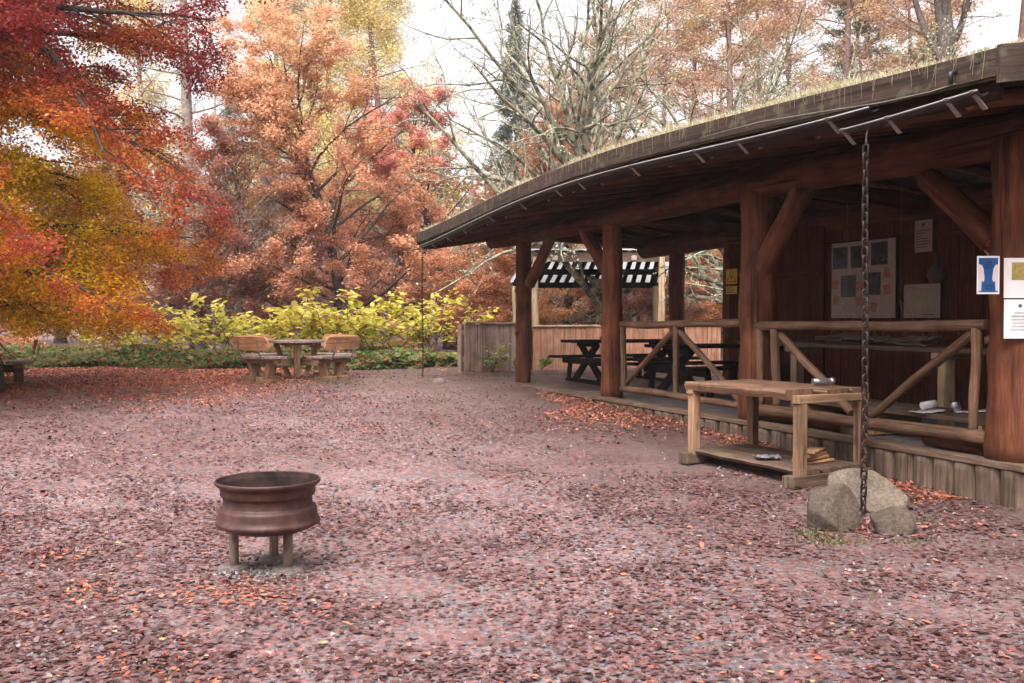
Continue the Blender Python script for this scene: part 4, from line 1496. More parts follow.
# ================================================================== WORK TABLE beside the deck
wa, wb = Vector((-.52, .855, 0)).normalized(), Vector((.855, .52, 0)).normalized()
W0 = Vector((2.44, 8.42, 0))
wt = thing('work_table', 'rough slab work table with a low shelf standing against the deck', 'table', (W0.x, W0.y, gh(W0.x, W0.y)), math.atan2(wa.y, wa.x))
def W(a, b, z): return W0 + wa * a + wb * b + Vector((0, 0, z))
LL, WW = 1.33, .76
ZT = .845
legs = [(0.0, 0), (0, WW), (LL, 0), (LL - .02, WW)]
for a, b in legs:
    q = W(a, b, 0); g = gh(q.x, q.y)
    mb = MB(); mb.box(W(a, b, (g + .09 + ZT - .07) / 2), (0, 0, 1), wa, wb, ZT - .07 - g - .09, .085, .085, .004)
    mb.build('leg', M['bench_top'] if b else M['picnic_leg'], wt, bevel=.006)
for a in (0.0, LL):
    mb = MB(); g = gh(*W(a, 0, 0).xy); g2_ = gh(*W(a, WW, 0).xy)
    mb.board(W(a + .02, -.12, (g + g2_) / 2 + .045), W(a + .02, WW + .1, (g + g2_) / 2 + .05), .13, .105, jit=.006)
    mb.build('foot', M['plank'], wt, bevel=.008)
    mb = MB(); mb.board(W(a, -.06, ZT - .035), W(a, WW + .06, ZT - .035), .09, .07, jit=.004)
    mb.build('crossbar', M['picnic_leg'], wt, bevel=.005)
def slab(mb, a0, a1, b0, b1, z, t, seed, waney=.025, drop=0.0):
    """sawn slab with a wavy natural edge"""
    n = 22; k = len(mb.v); o = seed * 3.1
    for i in range(n + 1):
        s = i / n; a = a0 + (a1 - a0) * s
        e0 = b0 + waney * mnoise.noise(Vector((a * 3.1, seed, 0))) + waney * .5 * mnoise.noise(Vector((a * 11, seed, 3)))
        e1 = b1 + waney * .5 * mnoise.noise(Vector((a * 3.3, seed + 9, 0)))
        zz = z + .006 * mnoise.noise(Vector((a * 4, seed, 8)))
        tt = t * (1 + .22 * mnoise.noise(Vector((a * 5, seed, 4))))
        for bb, dz in ((e0 + .012, 0), (e0 - .004, -tt * .35), (e0 + .02, -tt), (e1 - .01, -tt), (e1, -tt * .3), (e1 - .01, 0)):
            mb.v.append(W(a, bb, zz + dz))
    for i in range(n):
        for j in range(6):
            j2 = (j + 1) % 6; q = k + i * 6
            L0, L1 = o + (a1 - a0) * i / n, o + (a1 - a0) * (i + 1) / n
            u0, u1 = o + j * .1, o + j * .1 + (.05 if j in (0, 1, 3, 4) else abs(b1 - b0))
            mb.face((q + j, q + 6 + j, q + 6 + j2, q + j2), ((u0, L0), (u0, L1), (u1, L1), (u1, L0)), 0, False)
    mb.face(tuple(k + j for j in range(6)), ((o, o), (o, o + .02), (o, o + .05), (o + .2, o + .05), (o + .2, o + .02), (o + .2, o)))
    mb.face(tuple(k + n * 6 + j for j in range(5, -1, -1)), ((o, o), (o, o + .02), (o, o + .05), (o + .2, o + .05), (o + .2, o + .02), (o + .2, o)))
mb = MB()
slab(mb, .12, LL + .05, -.07, .30, ZT + .045, .085, 1, .035)
slab(mb, -.02, LL + .05, .31, .60, ZT + .04, .065, 2, .012)
slab(mb, -.03, LL + .04, .61, .80, ZT + .04, .06, 3, .012)
mb.build('tabletop', M['bench_top'], wt, bevel=.004)
mb = MB()
ga = gh(*W(0, 0, 0).xy); gb = gh(*W(LL, 0, 0).xy)
def wz(a): return ga + (gb - ga) * a / LL + .10
for b0, b1 in ((-.02, .22), (.23, .46), (.47, .74)):
    k0 = len(mb.v)
    slab(mb, -.04, LL + .02, b0, b1, .045, .045, b0 * 10 + 5, .008)
    for i in range(k0, len(mb.v)):
        v_ = mb.v[i]; a_ = (v_ - W0).dot(wa)
        mb.v[i] = v_ + Vector((0, 0, wz(a_) + .005))
mb.build('shelf', M['plank'], wt, bevel=.003)
# kindling on the shelf, tin roll on top, wrap
mb = MB()
KL = W(.22, .42, 0); KL.z = wz(.22) + .052
for i in range(4):
    o_ = rng.uniform(-.03, .03)
    mb = MB()
    mb.box((0, 0, .013), (math.cos(.2 * i - .2), math.sin(.2 * i - .2), rng.uniform(-.05, .05)), (-math.sin(.2 * i - .2), math.cos(.2 * i - .2), 0), (0, 0, 1), .36 + .03 * i, .13, .024, .006)
    o = mb.build('split_board', M['split'], bevel=.003)
    o.location = KL + Vector((o_, o_ * .5, i * .031)); o.rotation_euler = (0, 0, math.atan2(wb.y, wb.x) + .15)
    tag(o, ['lowest split board of the short stack on the low shelf', 'second split board from the bottom of the low shelf stack', 'third split board from the bottom of the low shelf stack', 'topmost split board of the short stack on the low shelf'][i], 'firewood', 'split boards on the low shelf')
p = W(.30, .60, ZT + .045)
mb = MB(); mb.tube([Vector((-.085, 0, .035)), Vector((-.02, .0, .036)), Vector((.03, .005, .036)), Vector((.075, .01, .037))], [.03, .033, .033, .03], n=14)
mb.tube([Vector((.065, -.035, .038)), Vector((.10, -.03, .045))], [.028, .034], n=12)
o = mb.build('metal_flask', M['silver']); o.location = p; o.rotation_euler = (0, 0, .15); tag(o, 'small silver flask lying on the slab top of the work table', 'flask')
p = W(.52, .15, 0); p.z = wz(.52) + .055
bm_ = MB()
n_ = 9
for i in range(n_ + 1):
    for j in range(n_ + 1):
        x, y = (i / n_ - .5) * .22, (j / n_ - .5) * .15
        bm_.v.append(Vector((x, y, .02 + .035 * abs(mnoise.noise(Vector((x * 16, y * 16, 2)))) + .02 * mnoise.noise(Vector((x * 40, y * 40, 5))))))
for i in range(n_):
    for j in range(n_):
        q = i * (n_ + 1) + j
        bm_.face((q, q + n_ + 1, q + n_ + 2, q + 1), ((0, 0), (1, 0), (1, 1), (0, 1)), 0, False)
o = bm_.build('plastic_wrap', M['plastic']); o.location = p; tag(o, 'crumpled clear plastic wrap lying on the low shelf', 'wrap')
o.modifiers.new('thick', 'SOLIDIFY').thickness = .002

# ================================================================== BOULDERS
def boulder(name, label, c, dims, seed, mat, cuts=8, rz=0.0):
    import bmesh
    bm = bmesh.new()
    bmesh.ops.create_icosphere(bm, subdivisions=5, radius=1.0)
    r = random.Random(seed)
    planes = []
    for k in range(cuts):
        n = Vector((r.gauss(0, 1), r.gauss(0, 1), r.gauss(.2, .8))).normalized()
        planes.append((n, r.uniform(.60, .88)))
    for v in bm.verts:
        p = v.co.copy()
        for n, d in planes:
            e = p.dot(n) - d
            if e > 0: p -= n * e * .88
        p *= 1 + .045 * mnoise.noise(p * 1.6 + Vector((seed, 0, 0))) + .025 * mnoise.noise(p * 5 + Vector((0, seed, 0))) + .008 * mnoise.noise(p * 16)
        v.co = Vector((p.x * dims[0], p.y * dims[1], p.z * dims[2]))
    me = bpy.data.meshes.new(name); bm.to_mesh(me); bm.free()
    for pl in me.polygons: pl.use_smooth = True
    me.materials.append(mat)
    o = bpy.data.objects.new(name, me); COL.objects.link(o)
    o.location = c; o.rotation_euler = (0, 0, rz)
    tag(o, label, 'boulder', 'boulders at the foot of the chain' if name == 'boulder' else None)
    return o
def gpt(px, py):
    """ground point under a pixel"""
    d = ray(px, py); z = 0.0
    for _ in range(8):
        k = (z - EYE) / d.z; p = Vector((0, 0, EYE)) + d * k; z = gh(p.x, p.y)
    return p
a = gpt(836, 531); boulder('boulder', 'dark smooth boulder, leftmost of the three under the chain', (a.x, a.y + .12, a.z + .10), (.235, .21, .235), 3, M['rock_dark'], 15, .3)
a = gpt(880, 520); boulder('boulder', 'largest pale boulder behind the hanging chain end', (a.x + .02, a.y + .42, a.z + .05), (.40, .26, .265), 12, M['rock_pale'], 13, -.25)
a = gpt(896, 535); boulder('boulder', 'small brown boulder in front of the large pale one', (a.x, a.y + .10, a.z + .05), (.17, .15, .15), 21, M['rock_dark'], 13, .1)
a = gpt(434, 383); boulder('footing_stone', 'small grey stone at the foot of the thin far chain', (a.x + .1, a.y, a.z + .02), (.16, .12, .09), 5, M['rock_pale'], 6)

# ================================================================== FOUR SIDED PICNIC TABLE
def round_table(label, x, y, rz):
    t = thing('picnic_table', label, 'picnic table', (x, y, gh(x, y)), rz, 'four sided picnic tables on the gravel')
    mb = MB()
    for k in range(8):
        yy = -.49 + .14 * k
        hl = .55 - max(0, abs(yy) - .28) * .9
        mb.board((-hl, yy, .735), (hl, yy, .735), .134, .045, jit=.002)
    mb.build('tabletop', M['picnic_top'], t, local=True, bevel=.005)
    mb = MB()
    for k in range(4):
        th = k * math.pi / 2 + math.pi / 4
        c, s = math.cos(th), math.sin(th)
        mb.board((c * .16, s * .16, .05), (c * .40, s * .40, .70), .10, .12, up=(-s, c, 0))
    mb.board((-.45, 0, .69), (.45, 0, .69), .10, .05); mb.board((0, -.45, .685), (0, .45, .685), .10, .05)
    mb.build('pedestal', M['picnic_leg'], t, local=True, bevel=.005)
    for k in range(2):
        mb = MB()
        if k: mb.board((-.84, 0, .33), (.84, 0, .33), .08, .14)
        else: mb.board((0, -.84, .335), (0, .84, .335), .08, .13)
        mb.build('crossbeam', M['picnic_leg'], t, local=True, bevel=.005)
    for k in range(4):
        th = k * math.pi / 2
        er, et = Vector((math.cos(th), math.sin(th), 0)), Vector((-math.sin(th), math.cos(th), 0))
        Z = Vector((0, 0, 1)); D = .92
        mb = MB()
        for q in range(3):
            rr = D - .14 + .14 * q
            mb.board(er * rr + et * -.47 + Z * .45, er * rr + et * .47 + Z * .45, .134, .045, jit=.002)
        seat = mb.build('bench', M['picnic_top'], t, local=True, bevel=.006)
        mb = MB()
        # backrest: two boards with rounded ends, leaning out
        lean = (Z + er * .22).normalized(); nn = lean.cross(et).normalized()
        for q, (h0, h1) in enumerate(((.14, .265), (.272, .40))):
            L = .47
            base = er * (D + .235) + Z * .45
            if q == 0:
                pts2 = [(-L + .03, h0), (L - .03, h0), (L, h0 + .05), (L, h1), (-L, h1), (-L, h0 + .05)]
            else:
                pts2 = [(-L, h0), (L, h0), (L - .01, h1 - .06), (L - .07, h1), (-L + .07, h1), (-L + .01, h1 - .06)]
            mb.prism([base + et * a + lean * b for a, b in pts2], nn * .045)
        mb.build('backrest', M['picnic'], seat, local=True, bevel=.005)
        for s in (-1, 1):
            mb = MB()
            a = er * (D + .20) + et * (s * .26)
            nout = (nn if nn.dot(er) > 0 else -nn)
            o1 = base + et * (s * .26) + lean * .36 + nout * .055
            o2 = base + et * (s * .26) + lean * .10 + nout * .055
            o3 = er * (D + .16) + et * (s * .26) + Z * .418
            mb.board(o1, o2, .035, .008, up=nout); mb.board(o2, er * (D + .235) + et * s * .26 + Z * .42, .035, .008, up=nout); mb.board(er * (D + .25) + et * s * .26 + Z * .416, o3 - er * .15, .035, .008)
            mb.build('strap', M['strap'], seat, local=True)
        for s in (-1, 1):
            mb = MB()
            mb.board(er * D + et * (s * .26) + Z * .36, er * D + et * (s * .17) + Z * .06, .17, .10, up=et)
            mb.build('bench_leg', M['picnic_leg'], seat, local=True, bevel=.006)
        mb = MB(); mb.board(er * D + et * -.44 + Z * .385, er * D + et * .44 + Z * .385, .18, .085)
        mb.build('bearer', M['picnic_leg'], seat, local=True, bevel=.006)
        for s in (-1, 1):
            mb = MB(); mb.board(er * (D - .22) + et * (s * .17) + Z * .035, er * (D + .22) + et * (s * .17) + Z * .035, .17, .11)
            mb.build('foot', M['picnic_leg'], seat, local=True, bevel=.008)
    return t
c = at(297, 341, 18.1)
t1 = round_table('brown picnic table ringed by four backed benches near the yellow shrubs', c.x, 18.1, R(57)); t1.scale = (.93, .93, .93)
tx, ty = -9.06, 16.35
t2 = dup(t1, (tx, ty, gh(tx, ty)), R(26.5), .92, 'backed picnic bench set cut off at the edge beside the big beech', 'four sided picnic tables on the gravel')

# ================================================================== FENCES AND PERGOLA
def fence(name, label, a, b, h, mat, top_mat, posts, seed, cap_dark=False):
    r = random.Random(seed)
    a, b = Vector(a), Vector(b)
    d = (b - a); L = d.length; d.normalize(); n = Vector((-d.y, d.x, 0))
    if n.y > 0: n = -n     # towards the yard
    f = thing(name, label, 'fence', (a.x, a.y, gh(a.x, a.y)))
    mb = MB(); s = 0.0
    while s < L - .03:
        w = min(r.uniform(.125, .165), L - s)
        q = a + d * (s + w / 2); g = gh(q.x, q.y)
        top = h + r.uniform(-.015, .015)
        mb.box((q.x + n.x * r.uniform(0, .02), q.y + n.y * r.uniform(0, .02), g + top / 2 - .03), (0, 0, 1), d, n, top + .06, w - .007, .022, .003)
        s += w
    mb.build('board_panel', mat, f)
    mb = MB()
    for z in (.25, h - .18):
        mb.board(a - n * .04 + Vector((0, 0, gh(a.x, a.y) + z)), b - n * .04 + Vector((0, 0, gh(b.x, b.y) + z)), .045, .09)
    mb.build('rail', mat, f)
    mb = MB(); mb.board(a + Vector((0, 0, gh(a.x, a.y) + h + .02)), b + Vector((0, 0, gh(b.x, b.y) + h + .02)), .10, .035)
    mb.build('top_cap', top_mat, f, bevel=.004)
    for k in range(posts):
        q = a + d * (L * k / (posts - 1)) - n * .09; g = gh(q.x, q.y)
        mb = MB(); mb.box((q.x, q.y, g + h / 2 - .05), (0, 0, 1), d, n, h + .06, .1, .1)
        mb.build('post', mat, f)
    return f
fa = at(464, 345, 19.9); fb = at(531, 345, 21.2); fc = at(531.6, 345, 21.2); fd = at(720, 345, 23.4)
fence('board_fence', 'short greyed board fence beside the far corner of the shelter', (fa.x, fa.y, 0), (fb.x, fb.y, 0), .97, M['fence_grey'], M['fence_grey'], 3, 1)
fence('board_fence', 'long reddish board fence behind the dark picnic tables', (fc.x + .03, fc.y + .05, 0), (fd.x, fd.y, 0), .92, M['fence_red'], M['pale_wood'], 4, 2)
# pergola beyond the fence
pg = thing('pergola', 'slatted pergola of weathered posts standing beyond the fence', 'pergola', (2.4, 24.5, gh(2.4, 24.5)))
zn, zf = at(600, 257, 23.0).z, at(600, 286, 25.6).z
xl, xr = at(533, 260, 23.0).x, at(662, 260, 23.0).x
xl2, xr2 = at(515, 260, 25.6).x, at(655, 260, 25.6).x
def PGq(s, t): # s 0..1 left-right, t 0..1 near-far
    return Vector((xl + (xr - xl) * s + (xl2 - xl + ((xr2 - xr) - (xl2 - xl)) * s) * t, 23.0 + 2.6 * t, zn + (zf - zn) * t))
for s, t_ in ((0.0, 1.0), (1.0, 0.0), (1.0, 1.0), (0.02, 0.0)):
    q = PGq(s, t_); g = gh(q.x, q.y)
    mb = MB(); log(mb, (q.x, q.y, g - .1), (q.x, q.y, q.z), .085, .075, n=12)
    mb.build('post', [M['pale_wood'], M['log_end']], pg)
for t_, h_ in ((0.0, .26), (0.52, .14), (1.0, .14)):
    mb = MB(); mb.board(PGq(-.02, t_) + Vector((0, 0, .02)), PGq(1.06, t_) + Vector((0, 0, .02)), .07, h_)
    mb.build('beam', M['plank'] if t_ == 0 else M['dark_table'], pg)
for s in (0.0, 1.0):
    mb = MB(); mb.board(PGq(s, 0) + Vector((0, 0, .07)), PGq(s, 1) + Vector((0, 0, .07)), .07, .12)
    mb.build('side_rail', M['dark_table'], pg)
mb = MB()
for k in range(15):
    s = .03 + k * .068
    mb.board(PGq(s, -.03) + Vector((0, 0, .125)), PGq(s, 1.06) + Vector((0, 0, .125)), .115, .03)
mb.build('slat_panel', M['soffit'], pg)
mb = MB()
mb.prism([PGq(-.03, -.05) + Vector((0, 0, .15)), PGq(1.08, -.05) + Vector((0, 0, .15)), PGq(1.08, 1.08) + Vector((0, 0, .15)), PGq(-.03, 1.08) + Vector((0, 0, .15))], (0, 0, .006))
def sheet_mat():
    m, nt, out = new_mat('milky_sheet')
    tr = N(nt, 'ShaderNodeBsdfTranslucent'); tr.inputs[0].default_value = (.6, .6, .61, 1)
    tp = N(nt, 'ShaderNodeBsdfTransparent'); tp.inputs[0].default_value = (.9, .9, .9, 1)
    mx = N(nt, 'ShaderNodeMixShader'); mx.inputs[0].default_value = .15
    nt.links.new(tr.outputs[0], mx.inputs[1]); nt.links.new(tp.outputs[0], mx.inputs[2]); nt.links.new(mx.outputs[0], out.inputs[0])
    return m
mb.build('roof_sheet', sheet_mat(), pg)
for s in (.17, .78):
    mb = MB(); q = PGq(s, 0) + Vector((0, -.07, -.03)); mb.box(q, (1, 0, 0), (0, 1, 0), (0, 0, 1), .13, .09, .12)
    mb.build('lamp', M['paper_old'], pg, bevel=.02)
# ================================================================== TREES
ORANGE = [(0.42, 0.15, 0.085), (0.60, 0.26, 0.135), (0.72, 0.37, 0.20), (0.78, 0.50, 0.28)]
RED = [(0.16, 0.026, 0.022), (0.34, 0.065, 0.045), (0.47, 0.115, 0.075), (0.56, 0.20, 0.11)]
RUSSET = [(0.22, 0.12, 0.09), (0.38, 0.20, 0.13), (0.52, 0.31, 0.17), (0.62, 0.47, 0.23)]
LARCH = [(0.48, 0.36, 0.11), (0.60, 0.47, 0.16), (0.66, 0.54, 0.24), (0.60, 0.36, 0.14)]

# --- the big beech at the left edge, its layered boughs sweeping down into the yard
def beech_col(pos, tr, lr, r):
    # yellow in the low inner boughs, orange between, red at the outer tips
    x, y, z = pos[:, 0], pos[:, 1], pos[:, 2]
    rad = np.hypot(x, y)
    n = snoise(pos, 0.55, 3)
    t = (rad - 2.2) / 2.7 + (n - .5) * .75 + (tr - .5) * .5 + (lr - .5) * .35 + np.clip((z - 3.5) / 1.7, 0, .75)
    cols = [(0.82, 0.58, 0.035), (0.78, 0.42, 0.03), (0.68, 0.25, 0.035), (0.54, 0.15, 0.042), (0.42, 0.085, 0.042), (0.34, 0.055, 0.045)]
    c = palette(t, cols)
    g = (lr > .86) & (t < .35)
    c[g] = (0.50, 0.42, 0.045)
    return c * (0.70 + 0.6 * r.random((len(pos), 1)))
spec = dict(H=12.5, r=.42, base=(0, 0, -.2), lv=[
    dict(seg=9, wob=.05, up=.03, t0=.10, tip=.25),
    dict(n_child=170, ang=76, ang_top=36, angj=10, len=3.75, shape=lambda t: (.80 + .6 * t) if t < .30 else (1.22 if t < .6 else 1.22 - 1.85 * (t - .6)), seg=9, wob=.09, up=-.105, rr=.5, slim=.018, t0=.12, tip=.14),
    dict(n_child=10, ang=42, angj=10, ratio=.42, planar=True, seg=5, wob=.12, up=-.06, rr=.5, slim=.014, t0=.15, flat=.7, tip=.2),
    dict(n_child=6, ang=42, angj=12, ratio=.45, seg=3, wob=.15, up=-.08, rr=.5, slim=.008, flat=.8, n=3)],
    leaf=dict(count=460000, size=.058, spread=.11, zflat=.6, tilt=.6, hang=.05, col=beech_col, aspect=.6, gap=(.8, .14), even=True,
              wfun=lambda p: np.where(p[:, 0] > -1.0, 1.0, .16) * (p[:, 2] > .95)))
bx, by = -8.55, 15.6
big = Tree(spec, 5).build('beech_tree', 'huge beech with yellow, orange and red layered boughs sweeping low', 'tree', (bx, by, gh(bx, by)), M['bark'], M['leaf'], 5)

# --- orange beeches behind the picnic table
def beech_spec(H, spread, cols, count, seed, size=.085, low=.08, extra=None, gap=.30, nsc=.5):
    return dict(H=H * .74, r=H * .021, lv=[
        dict(seg=8, wob=.09, up=.02, t0=low, tip=.2),
        dict(n_child=32, ang=74, ang_top=25, angj=10, len=spread, shape=lambda t: 1 - .38 * t, seg=7, wob=.12, up=.035, rr=.55, slim=.015, t0=.2, tip=.15),
        dict(n_child=8, ang=45, angj=12, ratio=.48, seg=4, wob=.12, up=.0, rr=.55, slim=.012, t0=.2, flat=.75, tip=.2),
        dict(n_child=5, ang=42, angj=12, ratio=.46, seg=3, wob=.15, up=-.02, rr=.5, slim=.009, n=3)],
        leaf=dict(count=count, size=size, spread=.12, zflat=.55, tilt=.6, col=pal_fn(cols, nsc, .5, .3, .2, seed, extra, mute=.16), gap=(.62, gap)))
c2 = at(352, 330, 29.5)
t_or = Tree(beech_spec(10.0, 5.0, ORANGE, 92000, 13, extra=lambda p: .045 * (p[:, 2] - 4.5)), 17).build('beech_tree', 'broad orange beech with dark forked limbs behind the yellow shrubs', 'tree', (c2.x, 29.5, gh(c2.x, 29.5)), M['bark'], M['leaf'], 2)
c3 = at(452, 330, 33)
t_rd = Tree(beech_spec(10.4, 3.0, [(0.48, 0.14, 0.125), (0.62, 0.22, 0.17), (0.71, 0.33, 0.20), (0.76, 0.45, 0.22)], 60000, 8, extra=lambda p: -.055 * (p[:, 2] - 5.5)), 29).build('beech_tree', 'rounded crimson topped beech standing left of the far roof corner', 'tree', (c3.x, 33, gh(c3.x, 33)), M['bark'], M['leaf'], 3)
# copper beech seen under the roof
c4 = at(565, 330, 31)
t_cu = Tree(beech_spec(8.0, 3.4, [(0.36, 0.12, 0.07), (0.54, 0.21, 0.10), (0.66, 0.31, 0.13), (0.70, 0.44, 0.18)], 70000, 31, low=.03), 41).build('beech_tree', 'low copper beech seen under the shelter roof behind the pergola', 'tree', (c4.x, 31, gh(c4.x, 31)), M['bark'], M['leaf'], 4)
# small dark red thicket tree between the big beech and the orange one
c5 = at(232, 330, 28)
t_th = Tree(beech_spec(7.2, 3.2, [(0.20, 0.085, 0.07), (0.32, 0.13, 0.10), (0.44, 0.19, 0.13), (0.50, 0.27, 0.15)], 40000, 51, low=.03, gap=.36), 43).build('beech_tree', 'thin dull russet beech in the gap beside the huge beech', 'tree', (c5.x, 28, gh(c5.x, 28)), M['bark_grey'], M['leaf'], 6)

# --- bare larch with level boughs between the left beech and the orange one
def conifer_spec(H, r, n, L, ang, leaf=None, up=-.02, lv2n=7, shape=None, t0=.25, ratio=.34, third=None):
    lv = [dict(seg=12, wob=.015, up=.02, t0=t0, tip=.12, n=9),
          dict(n_child=n, ang=ang, angj=8, len=L, shape=shape or (lambda t: 1.05 - .85 * t), seg=6, wob=.09, up=up, rr=.4, slim=.012, t0=.18, tip=.15),
          dict(n_child=lv2n, ang=48, angj=14, ratio=ratio, planar=True, seg=4, wob=.14, up=-.05, rr=.5, slim=.009, n=3)]
    if third: lv.append(third)
    return dict(H=H, r=r, lv=lv, leaf=leaf)
c6 = at(196, 330, 31)
bl = Tree(conifer_spec(17.0, .27, 60, 4.6, 82, None, up=.012, lv2n=13, t0=.12, ratio=.40, third=dict(n_child=4, ang=45, angj=14, ratio=.5, seg=3, wob=.2, up=-.03, rr=.5, slim=.009, n=3)), 61).build('bare_larch', 'tall bare grey larch with level boughs beside the red beech tips', 'tree', (c6.x, 31, gh(c6.x, 31)), M['bark_grey'], M['leaf'], 7)
# yellow larches above the orange beech
larch_leaf = dict(count=46000, size=.11, spread=.26, zflat=1.0, hang=.35, tilt=2.0, aspect=.42, col=pal_fn(LARCH, .4, .4, .3, .3, 9), gap=(.5, .28))
lsp = conifer_spec(21, .24, 52, 4.8, 84, larch_leaf, up=.02, lv2n=8, t0=.25)
c7 = at(330, 330, 46)
l1 = Tree(lsp, 71).build('larch_tree', 'tall pale yellow larch rising behind the orange beech', 'tree', (c7.x, 46, gh(c7.x, 46) + .4), M['bark_red'], M['needle'], 8, 'pale larches behind the beeches')
for px, Y, sc, rz, lab in ((392, 46, .98, 1.9, 'second pale larch, right of the tallest one behind the orange beech'), (268, 48, .95, 3.7, 'pale larch far back between bare larch and orange beech'), (352, 56, 1.1, 5.0, 'pale larch set back between two nearer pale larches'), (150, 50, 1.0, .6, 'pale larch far behind the bare grey larch')):
    q = at(px, 330, Y); dup(l1, (q.x, Y, gh(q.x, Y) + .5), rz, sc, lab)

# --- far spruces
def spruce_col(pos, tr, lr, r):
    return palette(tr * .5 + lr * .5, [(0.09, 0.105, 0.085), (0.14, 0.16, 0.125), (0.20, 0.22, 0.17)]) * (0.8 + .4 * r.random((len(pos), 1)))
sp_leaf = dict(count=42000, size=.22, spread=.10, zflat=.8, hang=.16, tilt=1.0, aspect=.28, col=spruce_col, even=True)
ssp = conifer_spec(19, .24, 150, 3.0, 98, sp_leaf, up=.03, lv2n=7, t0=.08, shape=lambda t: 1.06 - t, ratio=.42)
c8 = at(524, 330, 62)
s1 = Tree(ssp, 81).build('spruce_tree', 'dark pointed spruce far back above the far roof corner', 'tree', (c8.x, 62, gh(c8.x, 62)), M['bark'], M['needle'], 9, 'spruces in the far wood')
s1.scale = (1.1, 1.1, 1.1)
for px, Y, sc, rz, lab in ((558, 70, .95, 1.3, 'shorter spruce to the right of the pointed spruce'), (598, 58, .8, 4.0, 'spruce half hidden behind the lichen covered bare tree'), (228, 66, .9, 2.2, 'dim spruce far behind the bare grey larch')):
    q = at(px, 330, Y); dup(s1, (q.x, Y, gh(q.x, Y)), rz, sc, lab)

# --- lichen covered bare tree behind the roof: many rising limbs
def lich(H, r, seed, n1=16, L1=5.0):
    return dict(H=H, r=r, lv=[
        dict(seg=7, wob=.10, up=.02, t0=.22, tip=.3, n=9),
        dict(n_child=n1, ang=72, ang_top=36, angj=12, len=L1, shape=lambda t: 1 - .2 * t, seg=8, wob=.14, up=.02, rr=.65, slim=.017, t0=.2, tip=.2, n=7),
        dict(n_child=8, ang=42, angj=14, ratio=.5, seg=6, wob=.18, up=.02, rr=.6, slim=.014, t0=.15, n=5),
        dict(n_child=6, ang=45, angj=16, ratio=.48, seg=4, wob=.22, up=.0, rr=.5, slim=.010, n=3)],
        leaf=dict(count=6500, size=.045, spread=.025, zflat=1, tilt=3, aspect=.8, col=lambda pos, tr, lr, r: palette(lr * .6 + tr * .4, [(0.30, 0.30, 0.18), (0.42, 0.43, 0.28), (0.54, 0.54, 0.38)]) * (0.75 + .4 * r.random((len(pos), 1))), gap=(.6, .35)))
c9 = at(606, 330, 25.5)
m1 = Tree(lich(4.6, .20, 0, 26, 5.2), 94).build('lichen_tree', 'spreading leafless tree crusted with pale lichen behind the roof', 'tree', (c9.x, 25.5, gh(c9.x, 25.5)), M['bark_lichen'], M['needle'], 10, rz=1.2, crown_name='lichen_tufts'); m1.scale = (1.3, 1.3, 1.35)
q = at(735, 330, 27); dup(m1, (q.x, 27, gh(q.x, 27)), 2.3, 1.12, 'second lichen crusted bare tree, nearer the middle of the roof')
q = at(188, 330, 29.5); dup(m1, (q.x, 29.5, gh(q.x, 29.5)), 3.0, .82, 'lichen crusted bare tree in the gap right of the huge beech')
q = at(835, 330, 22); dup(m1, (q.x, 22, gh(q.x, 22)), 4.1, .95, 'lichen crusted bare tree with bushy boughs over the near roof')

# --- russet trees over the roof
rsp = conifer_spec(17, .26, 52, 3.6, 80, dict(count=30000, size=.115, spread=.2, zflat=.9, hang=.12, tilt=1.2, aspect=.6, col=pal_fn(RUSSET, .45, .45, .3, .25, 15, mute=.2), gap=(.55, .22), even=True), up=.015, lv2n=9, t0=.12, shape=lambda t: 1.05 - .6 * t)
c10 = at(842, 330, 36)
r1 = Tree(rsp, 101).build('russet_tree', 'tall russet tree with a straight reddish trunk over mid roof', 'tree', (c10.x, 36, gh(c10.x, 36)), M['bark_red'], M['leaf'], 12, 'tall russet trees behind the roof')
for px, Y, sc, rz, lab in ((728, 39, 1.0, 2.0, 'tall russet tree behind the second lichen crusted tree'), (790, 44, 1.05, 3.3, 'russet tree set back between two nearer russet trunks'), (664, 46, .92, 5.0, 'sparse russet tree behind the spreading leafless tree'), (905, 41, .9, .9, 'russet tree just left of the dark forked trunk'), (600, 50, .82, 4.3, 'smallest russet tree, near the far spruces'), (760, 52, 1.15, 2.8, 'russet tree deep behind the second lichen crusted tree'), (560, 44, .7, 5.5, 'low russet tree right of the pointed spruce'), (940, 46, 1.0, 3.0, 'russet tree behind the dark forked trunk'), (618, 42, .82, 1.7, 'thin russet tree between the spreading leafless tree and the roof'), (690, 56, 1.15, .2, 'tall russet tree deepest in the wood over mid roof')):
    q = at(px, 330, Y); dup(r1, (q.x, Y, gh(q.x, Y)), rz, sc, lab)

